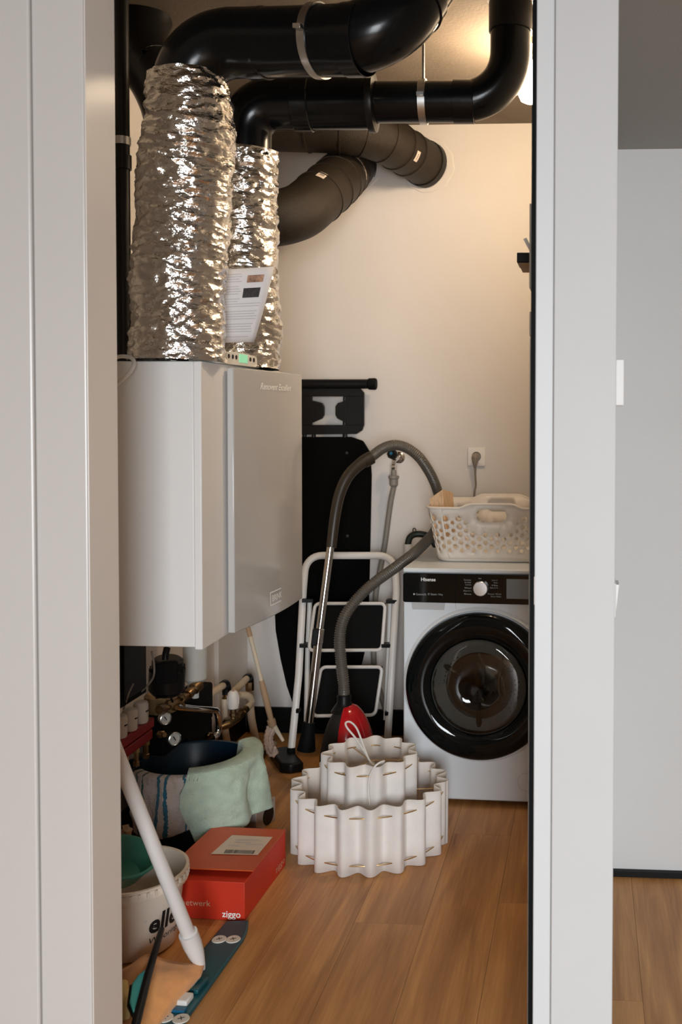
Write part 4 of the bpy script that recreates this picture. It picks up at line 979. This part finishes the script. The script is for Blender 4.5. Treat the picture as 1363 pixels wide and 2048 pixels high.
t = thing('pump_group', 'black insulated pump block with gauges and bent chrome pipe', 'pump')
g0, g1 = pw(334, 1428, XW-0.01), pw(424, 1490, XW-0.01)
MB().box(XL+0.03, XW-0.015, g0.y, g1.y+0.03, 0.2705, g0.z-0.005).build('insulation_block', M['black_matte'], t, bevel=0.012, seg=3)
MB().box(XL+0.03, XW-0.018, 3.50, g1.y+0.028, 0.12, 0.2745).build('insulation_base', M['black_matte'], t, bevel=0.008)
ch = [pw(352, 1414, XW+0.015), pw(395, 1418, XW+0.015), pw(436, 1420, XW+0.01), pw(438, 1470, XW+0.005), pw(424, 1476, XW)]
MB().tube(fillet(ch[:2]+ch[2:], 0.045, 8), 0.0125, 16).build('chrome_pipe', M['chrome'], t)
for (uu, vv, rr_) in ((331, 1438, 0.0185), (349, 1478, 0.021)):
    p_ = pw(uu, vv, XW+0.012); ax_ = Vector((0.80, -0.6, 0.0)).normalized()
    g = MB().lathe([(0, -0.02), (rr_, -0.02), (rr_+0.003, -0.006), (rr_+0.003, 0.002), (rr_, 0.004), (rr_-0.002, 0.001)], p_, ax_, 24).build('gauge', M['zinc'], t)
    MB().lathe([(0, 0.0015), (rr_-0.002, 0.001)], p_, ax_, 24).build('dial', M['vessel'], g)
    sd_ = ax_.cross(UP); MB().obox(p_ + ax_*0.003 + (sd_*0.2+UP*0.3)*rr_*0.5, (sd_*0.5+UP*0.8)*rr_*0.45, (UP*0.5-sd_*0.8)*rr_*0.07, ax_*0.0006).build('needle', M['black'], g)
for (uu, vv) in ((318, 1468), (414, 1470), (342, 1414), (356, 1410)):
    MB().lathe([(0, 0.0), (0.011, 0), (0.013, 0.008), (0.013, 0.018), (0.009, 0.022), (0.009, 0.03), (0, 0.03)], pw(uu, vv, XW), (0.85, -0.5, 0.1), 6).build('brass_fitting', M['brass'], t)
fo = MB().lathe([(0, 0.03), (0.045, 0.03), (0.055, 0.02), (0.058, -0.02), (0.05, -0.035), (0, -0.035)], pw(322, 1402, XL+0.09), UP, 20).build('foam_lump', M['brown_foam'])
props(fo, 'ochre foam lump between the pump and the gauges', 'insulation')

def cream(name_label, pts, r_, fit):
    t = thing('heating_pipe', name_label, 'pipe', 'cream heating pipes along the left wall')
    MB().tube(fillet(pts, 0.035, 7), r_, 14).build('pipe', M['cream_pipe'], t)
    for (p_, ax_, m_, rr_, l_) in fit:
        MB().lathe([(rr_*0.8, -l_/2), (rr_, -l_/2+0.002), (rr_, l_/2-0.002), (rr_*0.8, l_/2)], p_, ax_, 14).build('fitting', M[m_], t)
    return t
XA = XL + 0.10
a, c = pw(392, 1408, XA), pw(447, 1370, XA)
t1 = cream('cream pipe rising to the black elbow nearest the white vessel', [a, c], 0.0145, [])
e0 = pw(453, 1364, XA)
MB().tube(fillet([c - (c-a).normalized()*0.01, e0, e0 - UP*0.05], 0.03, 6), 0.018, 14).build('elbow', M['black'], t1)
MB().tube([e0 - UP*0.05, pw(449, 1400, XA)], 0.012, 14).build('union', M['copper_dark'], t1)
MB().tube(fillet([pw(449, 1398, XA), pw(447, 1440, XA), pw(456, 1500, XA)], 0.05, 6), 0.0145, 14).build('riser', M['cream_pipe'], t1)
a2, c2_ = pw(455, 1396, XA), pw(494, 1356, XA)
t2 = cream('cream pipe rising to the black elbow in the wall corner', [a2, c2_], 0.0145, [])
e1_ = pw(499, 1350, XA)
MB().tube(fillet([c2_ - (c2_-a2).normalized()*0.01, e1_, e1_ - UP*0.05], 0.03, 6), 0.018, 14).build('elbow', M['black'], t2)
MB().lathe([(0.015, 0.02), (0.019, 0.018), (0.019, -0.018), (0.015, -0.02)], pw(499, 1372, XA), UP, 8).build('union', M['brass'], t2)
MB().tube(fillet([pw(499, 1378, XA), pw(501, 1430, XA), pw(511, 1480, XA), pw(515, 1505, XA)], 0.05, 6), 0.0165, 14).build('riser', M['cream_pipe'], t2)
t3 = thing('radiator_valve', 'white thermostatic valve head on bent cream pipe', 'valve')
vh = pw(466, 1416, XA+0.05)
hd = MB().lathe([(0.011, -0.004), (0.021, 0.0), (0.023, 0.014), (0.023, 0.048), (0.020, 0.062), (0.012, 0.070), (0, 0.071)], vh, UP, 20).build('head', M['trv_white'], t3)
for k in range(10):
    a_ = 2*PI*k/10; MB().obox(vh + Vector((0.0225*math.cos(a_), 0.0225*math.sin(a_), 0.034)), Vector((-math.sin(a_), math.cos(a_), 0))*0.0016, Vector((math.cos(a_), math.sin(a_), 0))*0.0016, UP*0.016).build('rib', M['trv_white'], hd)
MB().lathe([(0, 0.002), (0.003, 0.001), (0.004, 0)], vh + Vector((0.004, -0.008, 0.070)), UP, 10).build('red_mark', M['red'], hd)
MB().lathe([(0.012, 0), (0.012, -0.016), (0.016, -0.018), (0.016, -0.03), (0.011, -0.034), (0.011, -0.05)], vh, UP, 8).build('valve_neck', M['copper_dark'], t3)
br = [pw(440, 1456, XW), pw(455, 1450, XA+0.05), pw(475, 1438, XA+0.05), pw(492, 1418, XA+0.05)]
MB().tube(br, [0.012, 0.015, 0.012, 0.015], 12).build('brass_tee', M['brass'], t3)
for k in (0.25, 0.6, 0.85): MB().lathe([(0.013, -0.006), (0.018, -0.006), (0.018, 0.006), (0.013, 0.006)], br[0].lerp(br[3], k), br[3]-br[0], 6).build('nut', M['brass'], t3)
MB().tube(fillet([br[3], pw(505, 1404, XA+0.05), pw(498, 1391, XA+0.05), pw(478, 1390, XA+0.03)], 0.028, 6), 0.0145, 14).build('bent_pipe', M['cream_pipe'], t3)
t4 = thing('radiator_valve', 'beige slotted thermostatic valve head low above the floor', 'valve')
vh2 = pw(498, 1515, XA+0.07)
rows = [(0.015, 0), (0.024, 0.006), (0.026, 0.02), (0.026, 0.066), (0.020, 0.078), (0, 0.080)]
hd = MB().lathe(rows, vh2, UP, 8).build('head', M['trv_beige'], t4, bevel=0.002)
vv_ = (CAM - vh2); vv_.z = 0; vv_.normalize(); sd_ = Vector((-vv_.y, vv_.x, 0))
for k in range(6): MB().obox(vh2 + vv_*0.0245 + sd_*(k-2.5)*0.0046 + UP*0.046, sd_*0.0011, vv_*0.003, UP*0.012).build('slot', M['black'], hd)
MB().lathe([(0, 0.002), (0.003, 0.001), (0.004, 0)], vh2 + vv_*0.018 + UP*0.078, UP, 10).build('red_mark', M['red'], hd)
MB().lathe([(0.013, 0), (0.013, -0.015), (0.018, -0.017), (0.018, -0.032), (0.012, -0.036), (0.012, -0.05)], vh2, UP, 8).build('valve_neck', M['copper_dark'], t4)
lo = [pw(497, 1536, XA+0.08), pw(512, 1520, XA+0.09), pw(530, 1504, XA+0.10)]
MB().tube(lo, [0.014, 0.018, 0.016], 12).build('brass_body', M['brass'], t4)
MB().tube([lo[2], pw(548, 1488, XA+0.11)], 0.0145, 14).build('pipe_end', M['cream_pipe'], t4)

# ================================================================== COTTON MOP
t = thing('string_mop', 'cotton mop with cream and tan handle leaning under the ventilation unit', 'mop')
m0, m1, m2, m3 = at(487, 1225, d=3.90), at(500, 1272, d=3.92), at(522, 1360, d=3.97), at(543, 1445, d=4.02)
MB().tube([m0, m1], 0.0095, 14).build('handle_cap', M['mop_tan'], t)
MB().tube([m1, m2], 0.0085, 14).build('upper_handle', M['mop_cream'], t)
MB().tube([m2, m2.lerp(m3, 0.2), m2.lerp(m3, 0.55), m3], [0.0095, 0.0125, 0.0125, 0.0105], 14).build('grip_sleeve', M['mop_tan'], t)
MB().lathe([(0.010, -0.015), (0.017, -0.012), (0.017, 0.012), (0.012, 0.018)], m3, m3-m2, 14).build('collar', M['mop_tan'], t)
MB().tube([m3, at(557, 1467, d=4.03), at(566, 1482, d=4.03)], [0.012, 0.008, 0.006], 10).build('mop_fork', M['mop_cream'], t)
rng = random.Random(3)
mh = MB()
for k in range(9):
    q0 = at(536 + k*1.6, 1452 + k*1.0, d=4.02 + 0.008*(k % 3))
    q1 = at(531 + k*1.2 + rng.uniform(-2, 2), 1480 + rng.uniform(-3, 3), d=4.0 + 0.010*(k % 3)); q2 = at(537 + k*2.0 + rng.uniform(-2, 2), 1506 + rng.uniform(-4, 4), d=3.98 + 0.012*(k % 3)); q3 = at(548 + rng.uniform(-5, 5), 1512 - k*2.2, d=3.97 + 0.01*(k % 2))
    pth_ = resample(spline([q0, q1, q2, q3], 6), 0.005)
    mh.tube(pth_, [0.0065*(1+0.25*math.sin(i*1.9+k)) for i in range(len(pth_))], 8)
props(mh.build('yarn', M['mop_yarn'], t, angle=80), kind='stuff')

# ================================================================== BLUE TUB AND CLOTHS
TC = at(375, 1715, Z=0.0); TC = Vector((-1.335, 3.285, 0)); RT, RB_, HT = 0.192, 0.150, 0.268
t = thing('wash_tub', 'dark blue plastic wash tub with cloths hanging over its rim', 'tub')
MB().lathe([(0, 0.001), (RB_-0.01, 0.001), (RB_, 0.010), (RT-0.006, HT-0.012), (RT+0.008, HT-0.010), (RT+0.012, HT-0.004), (RT+0.008, HT), (RT-0.006, HT), (RT-0.010, HT-0.006), (RB_-0.006, 0.014), (0, 0.010)], TC, UP, 56).build('tub_shell', M['tub_blue'], t)
for s_ in (-1, 1):
    a_ = math.radians(-67 + 90*s_ + 8); d_ = Vector((math.cos(a_), math.sin(a_), 0)); sd_ = Vector((-d_.y, d_.x, 0))
    MB().tube(fillet([TC + d_*(RT+0.006) + sd_*0.05 + UP*(HT-0.012), TC + d_*(RT+0.030) + sd_*0.045 + UP*(HT-0.012), TC + d_*(RT+0.030) - sd_*0.045 + UP*(HT-0.012), TC + d_*(RT+0.006) - sd_*0.05 + UP*(HT-0.012)], 0.02, 5), 0.006, 10).build('grip', M['tub_blue'], t)
def drape(nm, m_, th0, th1, ins, outs, off, seed, label, cat, na=84, nd=56, flare=0.01, wave=0.008, nfold=14, skew=0.0):
    """cloth over the rim between two angles; ins/outs give inner and outer hang by fraction along the rim"""
    rows = []; uv = []
    for i in range(na+1):
        k = i/na; th = math.radians(th0 + (th1-th0)*k); d_ = Vector((math.cos(th), math.sin(th), 0)); li, lo_ = ins(k), outs(k); row = []
        for j in range(nd+1):
            q = -li + (li+lo_+0.036)*j/nd      # distance along the cloth; 0..0.036 rides over the rim
            if q < 0: z_ = HT + 0.006 + q; r_ = RT - 0.014 - off + (RT-RB_)/HT*q
            elif q < 0.036:
                a_ = PI*q/0.036; z_ = HT + 0.006 + off + 0.006*math.sin(a_); r_ = RT + 0.002 - (0.016+off)*math.cos(a_)
            else:
                z_ = HT + 0.006 - (q-0.036); r_ = RT + 0.018 + off - (RT-RB_)/HT*(q-0.036)*0.55 + flare*(q-0.036)/0.2
                r_ += wave*(math.sin(k*nfold + seed + 1.2*noise.noise(Vector((k*3, q*6, seed)))) + 0.5)*min(1, (q-0.036)/0.07) + 0.009*noise.noise(Vector((k*7, q*16, seed))) + 0.004*noise.noise(Vector((k*22, q*40, seed)))
                d2 = th - skew*max(0, 1-k*2.2)*(q-0.036)/0.18 + 0.09*noise.noise(Vector((k*4, q*12, seed+4)))
                d_ = Vector((math.cos(d2), math.sin(d2), 0))
            row.append(TC + d_*r_ + UP*max(z_, 0.012))
        rows.append(row)
    mb = MB().grid(rows); o = mb.build(nm, m_, angle=80, solid=0.004)
    ul = o.data.uv_layers.new(name='UVMap'); n1_ = nd+1
    for lp in o.data.loops: ul.data[lp.index].uv = ((lp.vertex_index//n1_)/na, (lp.vertex_index % n1_)/nd)
    return props(o, label, cat)
drape('striped_towel', M['towel'], -131, -52, lambda k: 0.03, lambda k: 0.195 - 0.03*k + 0.012*math.sin(k*5), 0.0, 1.0, 'cream towel with blue stripes hanging over the front of the blue tub', 'towel')
drape('microfibre_cloth', M['green_cloth'], -73, 46, lambda k: 0.02 + 0.10*max(0, k-0.35), lambda k: (0.03 + 0.9*k if k < 0.17 else 0.183) + 0.016*math.sin(k*8+0.5) - 0.02*max(0, k-0.75) , 0.017, 2.6, 'pale green microfibre cloth draped over the right rim of the blue tub', 'cloth', flare=0.03, wave=0.015, nfold=17, skew=0.42)

# ================================================================== RED CARDBOARD BOX
p1_ = at(489, 1843, Z=0.0); p2_ = at(571, 1731, Z=0.0)
sdv = (p2_-p1_); BLn = sdv.length; sdv.normalize(); fdv = Vector((-sdv.y, sdv.x, 0))     # fdv points left along the front
if fdv.x > 0: fdv = -fdv
BHt = (at(489, 1764, d=(p1_-CAM).dot(FWD)).z); BFn = 0.24
t = thing('parcel_box', 'low red cardboard parcel box with white address label on the floor', 'box')
def pb(f_, s_, z_): return p1_ + fdv*f_ + sdv*s_ + UP*z_
mb = MB(); mb.obox(pb(BFn/2, BLn/2, BHt/2), fdv*BFn/2, sdv*BLn/2, UP*(BHt/2-0.0005)); mb.build('carton', M['card_red'], t, bevel=0.002)
lid = MB(); lid.prism([pb(-0.001, BLn, BHt+0.001), pb(BFn, BLn, BHt+0.001), pb(BFn, 0.035, BHt+0.014), pb(-0.012, 0.035, BHt+0.016)], UP*0.003)
lo_ = lid.build('lid_flap', M['card_orange'], t)
def lidp(u, v, off=0.0):
    n_ = (pb(BFn, BLn, BHt+0.001)-pb(-0.001, BLn, BHt+0.001)).cross(pb(BFn, 0.035, BHt+0.015)-pb(-0.001, BLn, BHt+0.001)).normalized()
    if n_.z < 0: n_ = -n_
    o_ = pb(0, BLn, BHt+0.0045+off); r_ = ray(u, v); return CAM + r_*((o_-CAM).dot(n_)/r_.dot(n_))
q4 = [lidp(421, 1708, 0.001), lidp(464, 1670, 0.001), lidp(545, 1674, 0.001), lidp(515, 1710, 0.001)]
lab = MB().add(q4, [(0, 1, 2, 3)]).build('address_label', M['label_white'], t)
mb = MB(); rb = random.Random(5)
x_ = 0.0
while x_ < 0.95:
    w__ = rb.choice((0.012, 0.02, 0.03))
    a_, c_ = lidp(447, 1706, 0.0015).lerp(lidp(508, 1708, 0.0015), x_), lidp(447, 1706, 0.0015).lerp(lidp(508, 1708, 0.0015), x_+w__); up_ = lidp(452, 1699, 0.0015)-lidp(447, 1706, 0.0015)
    mb.add([a_, c_, c_+up_, a_+up_], [(0, 1, 2, 3)]); x_ += w__ + rb.choice((0.012, 0.02))
mb.build('barcode', M['ink_black'], lab)
mb = MB()
for (u0, u1, v_) in ((470, 520, 1680), (468, 500, 1685), (490, 525, 1689), (455, 478, 1691)):
    a_, c_ = lidp(u0, v_, 0.0015), lidp(u1, v_+1, 0.0015); up_ = lidp(u0+1, v_-1.2, 0.0015)-a_
    mb.add([a_, c_, c_+up_, a_+up_], [(0, 1, 2, 3)])
mb.build('printed_lines', M['ink'], lab)
def fp(u, v, which):
    n_ = sdv if which == 'front' else fdv; r_ = ray(u, v); return CAM + r_*((p1_-CAM).dot(n_)/r_.dot(n_))
a_, c_ = fp(444, 1835, 'front'), fp(481, 1835, 'front'); wd_ = (c_-a_).length
text_quad('lettering', 'ziggo', a_ - sdv*0.0015 - UP*0.004, -fdv, UP, wd_, 0.024, M['white_print'], t, bold=0.012)
a_, c_ = fp(352, 1809, 'front'), fp(421, 1809, 'front'); wd_ = (c_-a_).length
text_quad('lettering', 's netwerk', a_ - sdv*0.0015, -fdv, UP, wd_, 0.017, mat('faded_print', (0.70, 0.42, 0.28), 0.6), t)
a_, c_ = fp(550, 1752, 'side'), fp(568, 1728, 'side'); wd_ = (c_-a_).length
text_quad('lettering', 'ziggo', Vector((a_.x, a_.y, a_.z)) - fdv*0.0015, sdv, UP, wd_, 0.026, mat('faded_print_side', (0.72, 0.36, 0.22), 0.6), t)

t = thing('small_carton', 'small white carton standing behind the red parcel box', 'box')
s0_ = at(512, 1668, Z=0.0); hz_ = at(512, 1618, d=(s0_-CAM).dot(FWD)).z
sA = s0_; dirS = Vector((0.25, 0.97, 0)); dirL = Vector((-0.97, 0.25, 0))
MB().obox(sA + dirS*0.06 + dirL*0.03 + UP*hz_/2, dirS*0.06, dirL*0.03, UP*(hz_/2-0.0005)).build('carton', M['card_white'], t, bevel=0.002)
MB().lathe([(0, 0.0006), (0.034, 0.0006), (0.034, 0)], sA + dirS*0.075 - dirL*0.0002 + UP*hz_*0.42, -dirL, 24).build('printed_disc', M['ink_black'], t)

# ================================================================== WHITE BUCKET
KC = at(232, 1928, Z=0.0) + Vector((fw0.x, fw0.y, 0))*0.105; KC.z = 0
KH, KR, KB = 0.205, 0.146, 0.118
t = thing('plastic_bucket', 'white plastic bucket with black lettering beside the door frame', 'bucket')
MB().lathe([(0, 0.001), (KB-0.01, 0.001), (KB, 0.008), (KR-0.010, KH-0.035), (KR+0.002, KH-0.034), (KR+0.004, KH-0.026), (KR, KH-0.022), (KR-0.006, KH-0.012), (KR+0.004, KH-0.006), (KR+0.004, KH), (KR-0.004, KH), (KR-0.012, KH-0.01), (KB-0.004, 0.012), (0, 0.009)], KC, UP, 64).build('bucket_shell', M['bucket'], t, angle=50)
kp_ = MB()
for k in range(44):
    a_ = 2*PI*k/44; kp_.obox(KC + Vector((math.cos(a_), math.sin(a_), 0))*(KR+0.001) + UP*(KH-0.016), Vector((math.cos(a_), math.sin(a_), 0))*0.004, Vector((-math.sin(a_), math.cos(a_), 0))*0.0022, UP*0.007)
props(kp_.build('rim_ribs', M['bucket'], t), kind='stuff')
def bucket_text(s_, u, v, wd_, h_, shear, m_, bold=0.0):
    r_ = ray(u, v)
    best = None
    for i in range(4000):          # first hit of the ray with the bucket wall
        p_ = CAM + r_*(2.2 + i*0.00025); R_ = KB + (KR-0.010-KB)*(p_.z-0.008)/(KH-0.043)
        if (Vector((p_.x-KC.x, p_.y-KC.y, 0))).length < R_: best = p_; break
    a0_ = math.atan2(best.y-KC.y, best.x-KC.x); z0_ = best.z
    def mp(a, c):
        z_ = z0_ + c; R_ = KB + (KR-0.010-KB)*(z_-0.008)/(KH-0.043) + 0.0008; th = a0_ + a/R_
        return Vector((KC.x + R_*math.cos(th), KC.y + R_*math.sin(th), z_))
    text_quad('lettering', s_, best, ex, UP, wd_, h_, M[m_], t, shear, mp, bold)
bucket_text('ellen', 297, 1870, 0.125, 0.052, 0.12, 'ink_black', 0.03)
bucket_text('Wooringen', 297, 1892, 0.125, 0.020, 0.2, 'ink_black')
M['ink_dim'] = M['ink']; bucket_text('o', 289, 1846, 0.006, 0.007, 0, 'ink_dim')

# green bowl standing in the bucket
gb = MB(); gc = at(236, 1718, d=2.72) + Vector((0, 0, -0.02)); tax = Vector((0.22, -0.10, 0.97)).normalized()
gb.lathe([(0, -0.055), (0.055, -0.055), (0.066, -0.045), (0.098, 0.004), (0.104, 0.006), (0.104, 0.010), (0.096, 0.010), (0.062, -0.040), (0, -0.046)], Vector((gc.x, gc.y, KH+0.024)), tax, 44)
props(gb.build('green_bowl', M['green_bowl']), 'dark green plastic bowl resting tilted on top of the white bucket', 'bowl')
tb_ = MB(); q0, q1 = at(248, 1700, d=2.95), at(252, 1664, d=2.95)
tb_.tube(spline([Vector((q0.x, q0.y, 0.001)), q0, q1, q1 + UP*0.006], 5), [0.012]*6 + [0.016]*5 + [0.018]*4 + [0.010], 12)
props(tb_.build('wooden_brush', M['mop_tan']), 'tan brush handle standing behind the green bowl', 'brush')

# ================================================================== FLAT MOP: white stick, fitting, orange cloth
t = thing('floor_wiper', 'long white broomstick wiper wrapped in orange cloth leaning beside the bucket', 'mop')
b0_ = at(402, 1932, Z=0.035); s0_ = at(378, 1872, d=2.52); top_ = at(112, 1203, Y=YF1+0.03)
st_dir = (top_-s0_).normalized()
MB().tube([s0_, top_], 0.0172, 18).build('stick', M['stick_white'], t)
MB().tube([s0_ + st_dir*0.01, s0_ - st_dir*0.03, b0_.lerp(s0_, 0.4), b0_], [0.0235, 0.0235, 0.020, 0.011], 18).build('fitting', M['stick_white'], t)
MB().tube([b0_ + CRT*0.006, b0_ - CRT*0.02 - UP*0.01], 0.010, 12).build('swivel_joint', M['stick_white'], t)
# orange cloth: humped sheet on the floor, outline in pixels with heights
cols = [[(236, 1945, .018), (238, 1985, .018), (240, 2030, .016), (242, 2085, .012)],
        [(262, 1928, .060), (264, 1972, .050), (262, 2020, .030), (258, 2090, .012)],
        [(298, 1908, .085), (297, 1960, .070), (290, 2020, .040), (275, 2095, .012)],
        [(330, 1920, .075), (325, 1965, .065), (316, 2015, .040), (296, 2080, .012)],
        [(368, 1926, .060), (358, 1962, .055), (346, 1996, .040), (318, 2052, .012)],
        [(408, 1930, .040), (402, 1950, .036), (388, 1968, .026), (342, 2024, .012)]]
G = [[at(u, v, Z=z_) for u, v, z_ in c_] for c_ in cols]
def bez(cs, n_): return spline(cs, n_)
rows = [bez(c_, 6) for c_ in G]; nr = len(rows[0]); fine = [spline([r_[j] for r_ in rows], 6) for j in range(nr)]
for j in range(nr):
    for i in range(len(fine[j])): fine[j][i].z = max(0.010, fine[j][i].z + 0.004*noise.noise(fine[j][i]*18))
MB().grid(fine).build('orange_cloth', M['orange_cloth'], t, solid=0.003, angle=80)

# teal mop plate with white gripper discs
t = thing('mop_plate', 'dark teal flat mop plate with white cloth grippers lying on the floor', 'mop plate')
pl_ = [at(u, v, Z=0.0) for u, v in ((452, 1850), (497, 1848), (494, 1868), (487, 1884), (345, 2085), (254, 2085))]
MB().prism(pl_, UP*0.012).build('plate', M['teal'], t, bevel=0.003)
for (uu, vv) in ((438, 1879), (466, 1879), (330, 2036), (362, 2038)):
    p_ = at(uu, vv, Z=0.0125)
    g = MB().lathe([(0, 0.0022), (0.0185, 0.002), (0.020, 0.0)], p_, UP, 28).build('gripper', M['cap_white'], t)
    for a_ in (0.5, 2.07): MB().obox(p_ + UP*0.0024, Vector((math.cos(a_), math.sin(a_), 0))*0.008, Vector((-math.sin(a_), math.cos(a_), 0))*0.0008, UP*0.0004).build('slit', M['black'], g)
c_ = at(396, 1975, Z=0.0125); dl = (pl_[0]-pl_[5]).normalized(); sl = Vector((-dl.y, dl.x, 0))
MB().obox(c_ + UP*0.006, dl*0.03, sl*0.014, UP*0.006).build('hinge_block', M['teal'], t, bevel=0.003)
MB().obox(at(368, 1999, Z=0.02), dl*0.020, sl*0.016, UP*0.008).build('clip', M['stick_white'], t, bevel=0.004)
MB().obox(at(355, 2019, Z=0.015), dl*0.008, sl*0.020, UP*0.003).build('label_strip', mat('blue_strip', (0.01, 0.12, 0.24), 0.4), t)

# black stick with teal scraper head
t = thing('window_squeegee', 'black stick with light teal blade lying on the orange cloth', 'squeegee')
k0, k1, k2 = at(323, 1858, d=2.55), at(296, 1950, Z=0.105), at(268, 2062, Z=0.075)
MB().tube([k0, k1, k2, k2 + (k2-k1)*0.3], [0.0072, 0.0095, 0.0105, 0.0105], 14).build('handle', M['black'], t)
sp_ = [at(u, v, Z=z_) for u, v, z_ in ((296, 1942, .088), (276, 1957, .085), (264, 1974, .082), (259, 2010, .072), (266, 2028, .070), (280, 2026, .070))]
MB().prism(sp_, UP*0.010).build('blade', M['teal_light'], t, bevel=0.003)
MB().tube([at(u, v, Z=z_) for u, v, z_ in ((262, 1972, .080), (257, 2012, .070), (266, 2032, .068))], 0.004, 8).build('rubber_edge', M['black'], t)
yc = MB().grid([[at(u, v, Z=z_) for u, v, z_ in r_] for r_ in ([(230, 1962, .03), (250, 1960, .045), (266, 1966, .045)], [(230, 1995, .03), (250, 1995, .04), (262, 1998, .042)], [(232, 2040, .02), (250, 2040, .03), (258, 2036, .035)])])
props(yc.build('yellow_duster', M['yellow_cloth'], solid=0.003, angle=80), 'folded yellow duster at the foot of the door frame', 'cloth')

# ================================================================== finish: put each thing's origin at its base
bpy.context.view_layer.update()
def kids(o): return [c for c in bpy.data.objects if c.parent == o]
for e in EMPTIES:
    ch = kids(e); lo = Vector((1e9,)*3); hi = Vector((-1e9,)*3)
    for c in ch:
        for k in c.bound_box:
            p = c.matrix_world @ Vector(k)
            lo = Vector(map(min, lo, p)); hi = Vector(map(max, hi, p))
    base = Vector(((lo.x+hi.x)/2, (lo.y+hi.y)/2, lo.z))
    e.location = e.location + base
    for c in ch: c.matrix_parent_inverse = Matrix.Translation(-base)
